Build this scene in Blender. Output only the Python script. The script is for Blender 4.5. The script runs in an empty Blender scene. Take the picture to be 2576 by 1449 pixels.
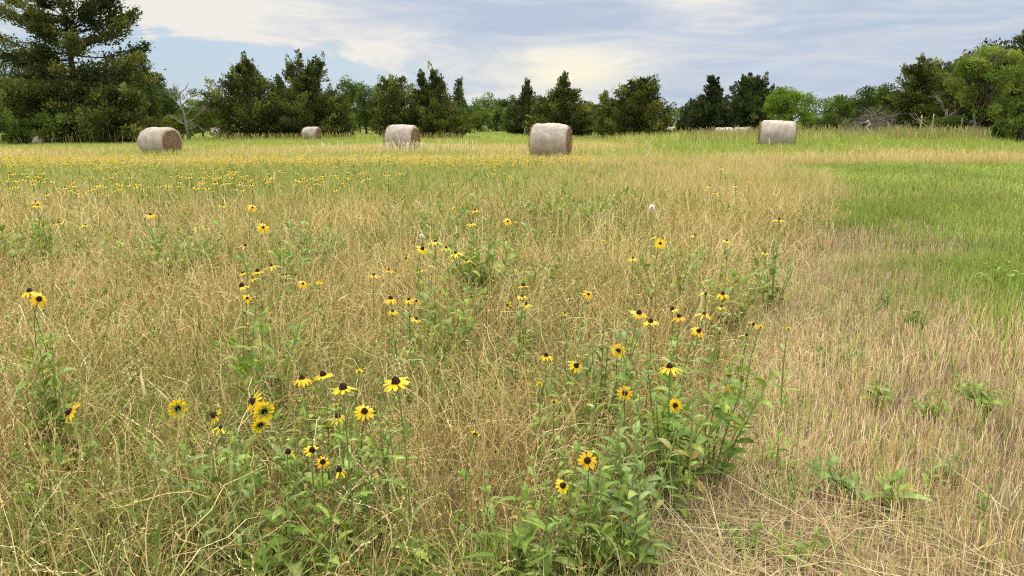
import bpy, math, numpy as np
from mathutils import Vector, Matrix
R = math.radians
sc = bpy.context.scene
col = sc.collection

# ------------------------------------------------------------------ camera
FPX, CX, CY = 1874.0, 1288.0, 724.5          # photograph measured at 2576 x 1449
CAMH, PITCH = 1.6, R(12.56)
cam_d = bpy.data.cameras.new('camera'); cam = bpy.data.objects.new('camera', cam_d); col.objects.link(cam)
cam.location = (0, 0, CAMH); cam.rotation_euler = (R(90) - PITCH, 0, 0)
cam_d.sensor_fit = 'HORIZONTAL'; cam_d.sensor_width = 36; cam_d.lens = 36 * FPX / 2576
cam_d.clip_start = 0.05; cam_d.clip_end = 5000
sc.camera = cam
CP, SP = math.cos(PITCH), math.sin(PITCH)
def ray(u, v):
    a = (u - CX) / FPX; b = (CY - v) / FPX
    return a, CP + b * SP, -SP + b * CP
def at_depth(u, v, Y):
    a, b, c = ray(u, v); t = Y / b
    return a * t, Y, CAMH + c * t

# ------------------------------------------------------------------ noise and terrain
def _h(ix, iy, s):
    n = (ix.astype(np.int64) * 374761393 + iy.astype(np.int64) * 668265263 + s * 1274126177) & 0xffffffff
    n = ((n ^ (n >> 13)) * 1103515245) & 0xffffffff
    n = (n ^ (n >> 16)) & 0xffffff
    return n / float(0xffffff)
def vn(x, y, s=0):
    x = np.asarray(x, float); y = np.asarray(y, float)
    ix = np.floor(x); iy = np.floor(y); fx = x - ix; fy = y - iy
    fx = fx * fx * (3 - 2 * fx); fy = fy * fy * (3 - 2 * fy)
    a = _h(ix, iy, s); b = _h(ix + 1, iy, s); c = _h(ix, iy + 1, s); d = _h(ix + 1, iy + 1, s)
    return (a * (1 - fx) + b * fx) * (1 - fy) + (c * (1 - fx) + d * fx) * fy
def fbm(x, y, s=0):
    return 0.5 * vn(x, y, s) + 0.3 * vn(x * 2.1, y * 2.1, s + 7) + 0.2 * vn(x * 4.3, y * 4.3, s + 13)
def ss(a, b, x):
    t = np.clip((np.asarray(x, float) - a) / (b - a), 0, 1)
    return t * t * (3 - 2 * t)
def tz(x, y):
    x = np.asarray(x, float); y = np.asarray(y, float)
    yc = np.clip(y, 0, 300)
    z = -0.0042 * yc + 0.005 * np.clip(x, -60, 60) * ss(4, 30, y)
    z = z + 0.34 * np.exp(-((x - 24) / 15) ** 2 - ((y - 52) / 13) ** 2)
    z = z - 0.45 * np.exp(-((x - 26) / 20) ** 2 - ((y - 95) / 24) ** 2)
    z = z + 0.13 * np.exp(-((y - 42) / 14) ** 2) + 0.2 * np.exp(-((x + 20) / 14) ** 2 - ((y - 79) / 14) ** 2)
    return z + 0.05 * (vn(x / 2.7, y / 2.7, 3) - 0.5)
def mow_edge(y):
    y = np.asarray(y, float)
    return 0.44 * y - 0.62 + 0.45 * (vn(y * 0.9, y * 0 + 2, 5) - 0.5) * np.clip(y / 8, 0.3, 1.4) + 0.5 * ss(6, 10, y) - 2.9 * ss(17, 29, y)
def mow_far(x):
    return 28.3 + 1.2 * (vn(np.asarray(x, float) / 5, np.asarray(x, float) * 0, 9) - 0.5)
def is_mown(x, y):
    y = np.asarray(y, float); x = np.asarray(x, float)
    j = (vn(x * 1.4, y * 1.4, 15) - .5) * .6 + (vn(x * 9, y * 9, 16) - .5) * .8
    return (x > mow_edge(y) + j * np.clip(y / 9, .25, 1.3)) & (y < mow_far(x) + j)

# ------------------------------------------------------------------ mesh helpers
def mk_mesh(name, V, quads=None, tris=None, colr=None, mats=(), qmat=None, tmat=None, smooth=True):
    me = bpy.data.meshes.new(name)
    V = np.ascontiguousarray(V, np.float32).reshape(-1, 3)
    q = np.zeros((0, 4), np.int32) if quads is None else np.ascontiguousarray(quads, np.int32).reshape(-1, 4)
    t = np.zeros((0, 3), np.int32) if tris is None else np.ascontiguousarray(tris, np.int32).reshape(-1, 3)
    nq, nt = len(q), len(t)
    me.vertices.add(len(V)); me.vertices.foreach_set('co', V.ravel())
    me.loops.add(nq * 4 + nt * 3); me.loops.foreach_set('vertex_index', np.concatenate([q.ravel(), t.ravel()]).astype(np.int32))
    me.polygons.add(nq + nt)
    me.polygons.foreach_set('loop_start', np.concatenate([np.arange(nq) * 4, nq * 4 + np.arange(nt) * 3]).astype(np.int32))
    me.polygons.foreach_set('loop_total', np.concatenate([np.full(nq, 4), np.full(nt, 3)]).astype(np.int32))
    if qmat is not None or tmat is not None:
        mi = np.concatenate([np.zeros(nq) if qmat is None else np.asarray(qmat), np.zeros(nt) if tmat is None else np.asarray(tmat)])
        me.polygons.foreach_set('material_index', mi.astype(np.int32))
    me.polygons.foreach_set('use_smooth', np.full(nq + nt, smooth, dtype=bool))
    if colr is not None:
        c = np.ones((len(V), 4), np.float32); c[:, :3] = np.asarray(colr, np.float32)
        at = me.attributes.new('Col', 'FLOAT_COLOR', 'POINT'); at.data.foreach_set('color', c.ravel())
    me.update(calc_edges=True)
    for m in mats: me.materials.append(m)
    return me
def link(name, me, parent=None, loc=None):
    o = bpy.data.objects.new(name, me); col.objects.link(o)
    if parent is not None: o.parent = parent
    if loc is not None: o.location = loc
    return o
def tag(o, label=None, cat=None, group=None, kind=None):
    if label: o['label'] = label
    if cat: o['category'] = cat
    if group: o['group'] = group
    if kind: o['kind'] = kind
    return o
def empty(name, loc, rz=0.0):
    o = bpy.data.objects.new(name, None); col.objects.link(o); o.location = loc; o.rotation_euler = (0, 0, rz)
    o.empty_display_size = 0.1
    return o

class MB:
    """collects pieces of one mesh"""
    def __init__(s): s.V = []; s.Q = []; s.T = []; s.C = []; s.qm = []; s.tm = []; s.n = 0
    def add(s, V, Q=None, T=None, c=(1, 1, 1), m=0):
        V = np.asarray(V, float).reshape(-1, 3)
        if Q is not None and len(Q): Q = np.asarray(Q).reshape(-1, 4); s.Q.append(Q + s.n); s.qm.append(np.full(len(Q), m))
        if T is not None and len(T): T = np.asarray(T).reshape(-1, 3); s.T.append(T + s.n); s.tm.append(np.full(len(T), m))
        c = np.asarray(c, float)
        s.C.append(np.broadcast_to(c, (len(V), 3)) if c.ndim == 1 else c)
        s.V.append(V); s.n += len(V)
    def mesh(s, name, mats, smooth=True):
        cat = lambda L, k: np.concatenate(L) if L else np.zeros((0, k))
        return mk_mesh(name, np.concatenate(s.V), cat(s.Q, 4), cat(s.T, 3), np.concatenate(s.C), mats,
                       np.concatenate(s.qm) if s.qm else None, np.concatenate(s.tm) if s.tm else None, smooth)
    def tube(s, pts, rad, sides=6, c=(1, 1, 1), m=0):
        P = np.asarray(pts, float); n = len(P); rad = np.broadcast_to(np.asarray(rad, float), (n,))
        tan = np.gradient(P, axis=0); tan /= np.linalg.norm(tan, axis=1)[:, None] + 1e-9
        ref = np.array([0.31, 0.17, 0.94]) if abs(tan[0][2]) < 0.8 else np.array([0.9, 0.3, 0.1])
        a = np.cross(tan, ref); a /= np.linalg.norm(a, axis=1)[:, None] + 1e-9
        b = np.cross(tan, a)
        th = np.arange(sides) * 2 * np.pi / sides
        V = P[:, None, :] + rad[:, None, None] * (np.cos(th)[None, :, None] * a[:, None, :] + np.sin(th)[None, :, None] * b[:, None, :])
        i = np.arange(n - 1)[:, None] * sides; j = np.arange(sides)[None, :]; k = (j + 1) % sides
        Q = np.stack([i + j, i + k, i + k + sides, i + j + sides], -1).reshape(-1, 4)
        V = V.reshape(-1, 3)
        V = np.vstack([V, P[0], P[-1]]); nb = n * sides
        T = [[nb, (q + 1) % sides, q] for q in range(sides)] + [[nb + 1, (n - 1) * sides + q, (n - 1) * sides + (q + 1) % sides] for q in range(sides)]
        s.add(V, Q, T, c, m)
    def leaf(s, base, heading, pitch, L, W, droop=0.8, c=(.1, .2, .05), m=0, fold=0.25, toothed=False, roll=0.0):
        k = 10 if toothed else 6
        t = np.linspace(0, 1, k + 1)
        th = pitch - droop * t ** 1.4
        d = np.stack([np.cos(th) * math.cos(heading), np.cos(th) * math.sin(heading), np.sin(th)], 1)
        P = np.vstack([[0, 0, 0], np.cumsum((d[:-1] + d[1:]) / 2 * (L / k), 0)]) + np.asarray(base, float)
        side = np.array([-math.sin(heading), math.cos(heading), 0.0])
        up = np.cross(d, side); up = -up if up[0][2] < 0 else up
        w = W * 0.5 * (np.sin(np.pi * np.clip(t, 0, 1) ** 0.75) ** 0.8 * 0.95 + 0.05 * (1 - t)); w[-1] = 0.0006
        if toothed: w = w * np.where(np.arange(k + 1) % 2 == 1, 1.35, 0.6)
        ca, sa = math.cos(roll), math.sin(roll)
        Ld = side * ca + up * sa; Rd = -side * ca - up * sa + 0 * up
        A = P + (Ld + up * fold) * w[:, None]; B = P + (Rd + up * fold) * w[:, None]
        V = np.stack([A, P, B], 1).reshape(-1, 3)
        i = np.arange(k) * 3
        Q = np.vstack([np.stack([i, i + 1, i + 4, i + 3], 1), np.stack([i + 1, i + 2, i + 5, i + 4], 1)])
        cc = np.tile(np.asarray(c, float), (len(V), 1)); cc[1::3] *= 1.22
        s.add(V, Q, None, cc, m)

# ------------------------------------------------------------------ materials
def new_mat(name):
    m = bpy.data.materials.new(name); m.use_nodes = True
    nt = m.node_tree; nt.nodes.clear()
    out = nt.nodes.new('ShaderNodeOutputMaterial')
    return m, nt, out
def N(nt, t, **kw):
    n = nt.nodes.new(t)
    for k, v in kw.items(): setattr(n, k, v)
    return n
def plant_mat(name, trans=0.3, gloss=0.0, tint=(1.05, 1.0, 0.6), nscale=None, namt=0.3, rough=0.45):
    m, nt, out = new_mat(name)
    at = N(nt, 'ShaderNodeAttribute', attribute_name='Col')
    src = at.outputs['Color']
    if nscale:
        tc = N(nt, 'ShaderNodeTexCoord'); no = N(nt, 'ShaderNodeTexNoise'); no.inputs['Scale'].default_value = nscale; no.inputs['Detail'].default_value = 3
        nt.links.new(tc.outputs['Object'], no.inputs['Vector'])
        mr = N(nt, 'ShaderNodeMapRange'); mr.inputs['To Min'].default_value = 1 - namt; mr.inputs['To Max'].default_value = 1 + namt
        mr.inputs['From Min'].default_value = 0.3; mr.inputs['From Max'].default_value = 0.7
        nt.links.new(no.outputs['Fac'], mr.inputs['Value'])
        vm = N(nt, 'ShaderNodeVectorMath', operation='SCALE'); nt.links.new(src, vm.inputs[0]); nt.links.new(mr.outputs[0], vm.inputs['Scale'])
        src = vm.outputs[0]
    if gloss > 0:
        d = N(nt, 'ShaderNodeBsdfPrincipled'); d.inputs['Roughness'].default_value = rough; d.inputs['Specular IOR Level'].default_value = gloss
        nt.links.new(src, d.inputs['Base Color'])
    else:
        d = N(nt, 'ShaderNodeBsdfDiffuse'); nt.links.new(src, d.inputs['Color'])
    t = N(nt, 'ShaderNodeBsdfTranslucent')
    mul = N(nt, 'ShaderNodeVectorMath', operation='MULTIPLY'); nt.links.new(src, mul.inputs[0]); mul.inputs[1].default_value = tint
    nt.links.new(mul.outputs[0], t.inputs['Color'])
    mx = N(nt, 'ShaderNodeMixShader'); mx.inputs[0].default_value = trans
    nt.links.new(d.outputs[0], mx.inputs[1]); nt.links.new(t.outputs[0], mx.inputs[2]); nt.links.new(mx.outputs[0], out.inputs[0])
    return m
M_GRASS = plant_mat('dry_grass_fibre', 0.22, tint=(0.98, 1.0, 0.8))
M_LEAF = plant_mat('broad_leaf', 0.30, gloss=0.12, nscale=60, namt=0.25, rough=0.55)
M_FOL = plant_mat('tree_foliage', 0.30)
M_CED = plant_mat('juniper_foliage', 0.2)
M_PETAL = plant_mat('yellow_petal', 0.35, gloss=0.2, tint=(1.0, 0.95, 0.7), nscale=120, namt=0.12)
def solid_mat(name, rough=0.85, spec=0.2, nscale=30, namt=0.35, bump=0.0, bscale=60):
    m, nt, out = new_mat(name)
    at = N(nt, 'ShaderNodeAttribute', attribute_name='Col'); tc = N(nt, 'ShaderNodeTexCoord')
    no = N(nt, 'ShaderNodeTexNoise'); no.inputs['Scale'].default_value = nscale; no.inputs['Detail'].default_value = 5
    nt.links.new(tc.outputs['Object'], no.inputs['Vector'])
    mr = N(nt, 'ShaderNodeMapRange'); mr.inputs['From Min'].default_value = 0.3; mr.inputs['From Max'].default_value = 0.7
    mr.inputs['To Min'].default_value = 1 - namt; mr.inputs['To Max'].default_value = 1 + namt; nt.links.new(no.outputs['Fac'], mr.inputs['Value'])
    vm = N(nt, 'ShaderNodeVectorMath', operation='SCALE'); nt.links.new(at.outputs['Color'], vm.inputs[0]); nt.links.new(mr.outputs[0], vm.inputs['Scale'])
    p = N(nt, 'ShaderNodeBsdfPrincipled'); p.inputs['Roughness'].default_value = rough; p.inputs['Specular IOR Level'].default_value = spec
    nt.links.new(vm.outputs[0], p.inputs['Base Color'])
    if bump:
        n2 = N(nt, 'ShaderNodeTexNoise'); n2.inputs['Scale'].default_value = bscale; n2.inputs['Detail'].default_value = 4
        nt.links.new(tc.outputs['Object'], n2.inputs['Vector'])
        b = N(nt, 'ShaderNodeBump'); b.inputs['Strength'].default_value = bump; b.inputs['Distance'].default_value = 0.02
        nt.links.new(n2.outputs['Fac'], b.inputs['Height']); nt.links.new(b.outputs[0], p.inputs['Normal'])
    nt.links.new(p.outputs[0], out.inputs[0])
    return m
M_BARK = solid_mat('bark', 0.9, 0.1, 9, 0.4)
M_STEM = solid_mat('green_stem', 0.6, 0.3, 80, 0.2)
M_CONE = solid_mat('dark_flower_cone', 0.8, 0.25, 500, 0.6, 0.6, 600)
M_GROUND = solid_mat('field_soil', 0.95, 0.05, 5, 0.45, 0.8, 40)
M_PUFF = plant_mat('seed_fluff', 0.5, tint=(1, 1, 1))

def net_mat():
    m, nt, out = new_mat('bale_net_wrap')
    tc = N(nt, 'ShaderNodeTexCoord')
    mp = N(nt, 'ShaderNodeMapping'); mp.inputs['Scale'].default_value = (46, 2.2, 2.2); nt.links.new(tc.outputs['Object'], mp.inputs[0])
    n1 = N(nt, 'ShaderNodeTexNoise'); n1.inputs['Scale'].default_value = 1; n1.inputs['Detail'].default_value = 4; n1.inputs['Roughness'].default_value = 0.65; nt.links.new(mp.outputs[0], n1.inputs['Vector'])
    n2 = N(nt, 'ShaderNodeTexNoise'); n2.inputs['Scale'].default_value = 3.2; n2.inputs['Detail'].default_value = 6; n2.inputs['Roughness'].default_value = 0.7; n2.inputs['Distortion'].default_value = 0.6; nt.links.new(tc.outputs['Object'], n2.inputs['Vector'])
    n3 = N(nt, 'ShaderNodeTexNoise'); n3.inputs['Scale'].default_value = 45; n3.inputs['Detail'].default_value = 3; nt.links.new(tc.outputs['Object'], n3.inputs['Vector'])
    a = N(nt, 'ShaderNodeMath', operation='MULTIPLY_ADD'); a.inputs[1].default_value = 0.42; nt.links.new(n1.outputs[0], a.inputs[0]); 
    b = N(nt, 'ShaderNodeMath', operation='MULTIPLY'); b.inputs[1].default_value = 0.52; nt.links.new(n2.outputs[0], b.inputs[0]); nt.links.new(b.outputs[0], a.inputs[2])
    c = N(nt, 'ShaderNodeMath', operation='MULTIPLY_ADD'); c.inputs[1].default_value = 0.3; nt.links.new(n3.outputs[0], c.inputs[0]); nt.links.new(a.outputs[0], c.inputs[2])
    cr = N(nt, 'ShaderNodeValToRGB'); e = cr.color_ramp.elements
    e[0].position = 0.42; e[0].color = (0.14, 0.095, 0.065, 1); e[1].position = 0.76; e[1].color = (0.52, 0.445, 0.375, 1)
    k = e.new(0.54); k.color = (0.29, 0.24, 0.195, 1)
    nt.links.new(c.outputs[0], cr.inputs[0])
    p = N(nt, 'ShaderNodeBsdfPrincipled'); p.inputs['Roughness'].default_value = 0.7; p.inputs['Specular IOR Level'].default_value = 0.3
    nt.links.new(cr.outputs[0], p.inputs['Base Color'])
    bu = N(nt, 'ShaderNodeBump'); bu.inputs['Strength'].default_value = 0.5; bu.inputs['Distance'].default_value = 0.03
    nt.links.new(c.outputs[0], bu.inputs['Height']); nt.links.new(bu.outputs[0], p.inputs['Normal'])
    nt.links.new(p.outputs[0], out.inputs[0])
    return m
def hay_mat():
    m, nt, out = new_mat('bale_hay')
    at = N(nt, 'ShaderNodeAttribute', attribute_name='Col'); tc = N(nt, 'ShaderNodeTexCoord')
    n2 = N(nt, 'ShaderNodeTexNoise'); n2.inputs['Scale'].default_value = 16; n2.inputs['Detail'].default_value = 7; n2.inputs['Roughness'].default_value = 0.75; n2.inputs['Distortion'].default_value = 2.0
    nt.links.new(tc.outputs['Object'], n2.inputs['Vector'])
    cr = N(nt, 'ShaderNodeValToRGB'); e = cr.color_ramp.elements
    e[0].position = 0.36; e[0].color = (0.08, 0.05, 0.03, 1); e[1].position = 0.70; e[1].color = (0.47, 0.35, 0.23, 1)
    k = e.new(0.5); k.color = (0.26, 0.175, 0.105, 1)
    nt.links.new(n2.outputs[0], cr.inputs[0])
    p = N(nt, 'ShaderNodeBsdfPrincipled'); p.inputs['Roughness'].default_value = 0.9; p.inputs['Specular IOR Level'].default_value = 0.1
    nt.links.new(cr.outputs[0], p.inputs['Base Color'])
    bu = N(nt, 'ShaderNodeBump'); bu.inputs['Strength'].default_value = 0.9; bu.inputs['Distance'].default_value = 0.05
    nt.links.new(n2.outputs[0], bu.inputs['Height']); nt.links.new(bu.outputs[0], p.inputs['Normal'])
    nt.links.new(p.outputs[0], out.inputs[0])
    return m
M_NET, M_HAY = net_mat(), hay_mat()

# ------------------------------------------------------------------ sky and sun
SUN_AZ, SUN_EL = R(8), R(44)
w = bpy.data.worlds.new('World'); sc.world = w; w.use_nodes = True
nt = w.node_tree; nt.nodes.clear()
out = N(nt, 'ShaderNodeOutputWorld'); bg = N(nt, 'ShaderNodeBackground'); nt.links.new(bg.outputs[0], out.inputs[0])
tc = N(nt, 'ShaderNodeTexCoord')
sky = N(nt, 'ShaderNodeTexSky'); sky.sky_type = 'NISHITA'; sky.sun_disc = False; sky.sun_elevation = SUN_EL; sky.sun_rotation = SUN_AZ
sky.air_density = 1.0; sky.dust_density = 1.5; sky.ozone_density = 1.5
def L(a, b): nt.links.new(a, b)
def math_(op, a, b=None, c=None, clamp=False):
    n = N(nt, 'ShaderNodeMath', operation=op); n.use_clamp = clamp
    for i, x in enumerate((a, b, c)):
        if x is None: continue
        if isinstance(x, (int, float)): n.inputs[i].default_value = x
        else: L(x, n.inputs[i])
    return n.outputs[0]
sep = N(nt, 'ShaderNodeSeparateXYZ'); L(tc.outputs['Generated'], sep.inputs[0])
X, Y_, Z = sep.outputs
az = math_('ARCTAN2', X, Y_); el = math_('ARCSINE', Z)
zc = math_('MAXIMUM', Z, 0.0); den = math_('ADD', zc, 0.20)
px = math_('DIVIDE', X, den); py = math_('DIVIDE', Y_, den)
cmb = N(nt, 'ShaderNodeCombineXYZ'); L(px, cmb.inputs[0]); L(py, cmb.inputs[1])
def noise(vec, scale, rot=0, loc=(0, 0, 0), detail=6, rough=0.55, dist=0.4):
    mp = N(nt, 'ShaderNodeMapping'); mp.inputs['Scale'].default_value = scale; mp.inputs['Rotation'].default_value = (0, 0, rot); mp.inputs['Location'].default_value = loc
    L(vec, mp.inputs[0])
    n = N(nt, 'ShaderNodeTexNoise'); n.inputs['Scale'].default_value = 1; n.inputs['Detail'].default_value = detail
    n.inputs['Roughness'].default_value = rough; n.inputs['Distortion'].default_value = dist
    L(mp.outputs[0], n.inputs['Vector']); return n.outputs['Fac']
def gauss(a0, e0, sa, se, tilt=0.0):      # a soft patch of sky round one direction (azimuth, elevation in degrees)
    da = math_('SUBTRACT', az, R(a0)); de = math_('SUBTRACT', el, R(e0))
    de = math_('SUBTRACT', de, math_('MULTIPLY', da, tilt))
    q = math_('ADD', math_('POWER', math_('DIVIDE', math_('ABSOLUTE', da), R(sa)), 2.0), math_('POWER', math_('DIVIDE', math_('ABSOLUTE', de), R(se)), 2.0))
    return math_('EXPONENT', math_('MULTIPLY', q, -1.0))
def ramp(f, pts):
    cr = N(nt, 'ShaderNodeValToRGB'); e = cr.color_ramp.elements
    e[0].position, e[0].color = pts[0][0], (*pts[0][1], 1); e[1].position, e[1].color = pts[-1][0], (*pts[-1][1], 1)
    for p_, c_ in pts[1:-1]: k = e.new(p_); k.color = (*c_, 1)
    L(f, cr.inputs[0]); return cr.outputs[0]
def mix(f, a, b, mode='MIX'):
    n = N(nt, 'ShaderNodeMix', data_type='RGBA', blend_type=mode)
    if isinstance(f, (int, float)): n.inputs[0].default_value = f
    else: L(f, n.inputs[0])
    for i, x in ((6, a), (7, b)):
        if isinstance(x, tuple): n.inputs[i].default_value = (*x, 1)
        else: L(x, n.inputs[i])
    return n.outputs[2]
def vscale(v, s):
    n = N(nt, 'ShaderNodeVectorMath', operation='SCALE'); L(v, n.inputs[0])
    if isinstance(s, (int, float)): n.inputs['Scale'].default_value = s
    else: L(s, n.inputs['Scale'])
    return n.outputs[0]
streak = noise(cmb.outputs[0], (0.95, 0.42, 1), R(8), (3.1, 1.7, 0), 7, 0.58, 0.7)
wisp = noise(cmb.outputs[0], (3.4, 0.75, 1), R(12), (7.3, 0.4, 0), 6, 0.62, 1.2)
body = noise(cmb.outputs[0], (0.5, 0.3, 1), R(-10), (0.6, 5.2, 0), 4, 0.5, 0.3)
cover = math_('MULTIPLY_ADD', streak, 0.95, math_('MULTIPLY', wisp, 0.55))
cover = math_('ADD', cover, 0.07)
def sstep(x, a, b):
    n = N(nt, 'ShaderNodeMapRange', interpolation_type='SMOOTHSTEP'); L(x, n.inputs['Value'])
    n.inputs['From Min'].default_value = a; n.inputs['From Max'].default_value = b; return n.outputs[0]
ae = N(nt, 'ShaderNodeCombineXYZ'); L(az, ae.inputs[0]); L(el, ae.inputs[1])
fine = noise(ae.outputs[0], (5.0, 30.0, 1), R(0), (1.3, 2.4, 0), 9, 0.62, 1.5)
# the cloud bank at the left ends in a slanting lower edge with clear sky under it
dline = math_('SUBTRACT', el, math_('MULTIPLY_ADD', az, -0.125, R(3.0)))
dline = math_('ADD', dline, math_('MULTIPLY', math_('SUBTRACT', wisp, 0.5), R(2.6)))
win = math_('MULTIPLY', math_('SUBTRACT', 1.0, sstep(az, R(-12), R(-3))), sstep(az, R(-36), R(-29)))
bank = sstep(math_('ADD', dline, math_('MULTIPLY', math_('SUBTRACT', fine, 0.5), R(3.0))), R(-0.8), R(1.1))
band_ = math_('MULTIPLY', bank, math_('SUBTRACT', 1.0, sstep(dline, R(0.8), R(3.6))))
cover = math_('ADD', cover, math_('MULTIPLY', math_('MULTIPLY', math_('SUBTRACT', 1.0, bank), win), -0.52))
cover = math_('ADD', cover, math_('MULTIPLY', math_('MULTIPLY', band_, win), 0.42))
for g, k in ((gauss(-20, 8.6, 9, 1.6, -0.12), 0.18), (gauss(27, 4, 9, 2.2, 0.1), -0.12), (gauss(-37, 6, 6, 4), 0.2), (gauss(4, 4, 9, 3.0), 0.25), (gauss(0, 7.4, 9, 1.6), 0.2), (gauss(20, 7, 9, 3), 0.10)):
    cover = math_('ADD', cover, math_('MULTIPLY', g, k))
cov = sstep(math_('ADD', cover, math_('MULTIPLY', math_('SUBTRACT', fine, 0.5), 0.5)), 0.42, 0.78)
# cloud brightness: thin sunlit edges near white, thick bases lavender grey
shade = math_('ADD', math_('MULTIPLY', body, 0.55), math_('MULTIPLY', fine, 1.15))
shade = math_('ADD', shade, -0.32)
shade = math_('ADD', shade, math_('MULTIPLY', math_('MULTIPLY', band_, win), 0.36))
for g, k in ((gauss(-22, 8.4, 10, 1.8, -0.12), 0.30), (gauss(4.2, 4.0, 8, 2.0), 0.30), (gauss(13, 8.6, 4, 1.4), 0.34),
             (gauss(2, 7.4, 9, 1.5), -0.32), (gauss(24, 6, 10, 4), -0.10), (gauss(-7, 8.9, 7, 1.2), -0.14)):
    shade = math_('ADD', shade, math_('MULTIPLY', g, k))
cloud = ramp(shade, [(0.28, (0.48, 0.56, 0.70)), (0.48, (0.57, 0.63, 0.73)), (0.64, (0.69, 0.71, 0.75)), (0.86, (0.89, 0.85, 0.78))])
glow = gauss(4.6, 3.4, 4.0, 1.5)
cloud = mix(math_('MULTIPLY', glow, 0.72), cloud, (1.04, 0.97, 0.70))
blue = vscale(sky.outputs[0], 0.09)
blue = mix(0.75, blue, (0.50, 0.66, 0.81))
blue = mix(math_('MULTIPLY', math_('SUBTRACT', 1.0, sstep(el, 0.0, R(4.0))), 0.6), blue, (0.64, 0.72, 0.80))
skyc = mix(math_('MULTIPLY', cov, 0.94), blue, cloud)
# sky above the view is brightened and warmed beyond plain overcast to light the ground
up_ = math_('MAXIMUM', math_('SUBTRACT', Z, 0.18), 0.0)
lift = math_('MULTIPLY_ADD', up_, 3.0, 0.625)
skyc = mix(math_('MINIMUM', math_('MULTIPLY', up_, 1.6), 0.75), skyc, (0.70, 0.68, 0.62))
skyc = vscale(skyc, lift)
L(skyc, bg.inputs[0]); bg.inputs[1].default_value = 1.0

sd = bpy.data.lights.new('sun', 'SUN'); sd.energy = 1.5; sd.angle = R(12); sd.color = (1.0, 0.94, 0.82)
so = bpy.data.objects.new('sun', sd); col.objects.link(so)
sdir = Vector((math.sin(SUN_AZ) * math.cos(SUN_EL), math.cos(SUN_AZ) * math.cos(SUN_EL), math.sin(SUN_EL)))
so.rotation_euler = sdir.to_track_quat('Z', 'Y').to_euler(); so.location = (0, 0, 40)
sc.view_settings.view_transform = 'Standard'; sc.view_settings.look = 'None'; sc.view_settings.exposure = 0.70; sc.view_settings.gamma = 1.0
cy = sc.cycles
cy.max_bounces = 5; cy.diffuse_bounces = 2; cy.glossy_bounces = 1; cy.transmission_bounces = 3; cy.transparent_max_bounces = 2
cy.use_denoising = False; cy.use_adaptive_sampling = True; cy.adaptive_threshold = 0.008; cy.pixel_filter_type = 'BLACKMAN_HARRIS'; cy.filter_width = 1.15; cy.sample_clamp_indirect = 6
cy.caustics_reflective = False; cy.caustics_refractive = False
# ------------------------------------------------------------------ ground
def green_frac(x, y):
    """share of green against dry straw growing at a place"""
    p = fbm(x / 1.6, y / 1.6, 21); q = fbm(x / 5, y / 5, 31)
    near = 0.17 + 0.45 * ss(0.52, 0.74, p)
    band = 0.50 * ss(12.5, 15, y + 3 * (q - 0.5)) * (1 - ss(24, 27.5, y)) * (1 - ss(-1, 4.5, x - 0.05 * y + 5 * (q - 0.5)))
    g = np.maximum(near * (1 - ss(9, 13, y)) + 0.12 * ss(9, 13, y) + 0.35 * ss(0.5, 0.7, p) * ss(9, 13, y), band)
    far = 0.14 + 0.55 * ss(0.42, 0.62, q)
    g = g * (1 - ss(27, 31, y)) + far * ss(27, 31, y)
    g = g + (0.80 - g) * ss(46, 62, y + 16 * (q - 0.5))
    right = ss(5, 10, x + 4 * (q - 0.5)) * ss(37, 42, y + 5 * (p - 0.5)) * (1 - ss(62, 70, y))
    g = g + (0.93 - g) * right
    return np.clip(g, 0, 1)
def mown_green(x, y):
    p = fbm(x / 1.3, y / 1.3, 41); off = x - mow_edge(y)
    g = ss(-0.9, 1.3, off - 0.29 * np.maximum(12.5 - y, 0) + 2.4 * (p - 0.5)) * ss(4.4, 6.4, y + 2 * (p - .5))
    return np.clip(0.24 + 0.70 * g + 0.16 * ss(0.5, 0.72, p), 0, 1)
STRAW = np.array([[.65, .515, .215], [.55, .42, .162], [.74, .615, .30], [.44, .32, .125], [.59, .43, .21]])
GREEN = np.array([[.27, .29, .075], [.21, .26, .06], [.36, .36, .12], [.16, .22, .05]])
FRESH = np.array([[.33, .40, .08], [.27, .36, .07], [.40, .44, .12], [.22, .31, .055]])
def pick(g, rng, greens=GREEN, straw=STRAW):
    n = len(g)
    c = straw[rng.integers(0, len(straw), n)]
    isg = rng.random(n) < g
    c = np.where(isg[:, None], greens[rng.integers(0, len(greens), n)], c)
    return c * rng.uniform(0.78, 1.2, (n, 1)) * rng.uniform(0.95, 1.05, (n, 3))

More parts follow.
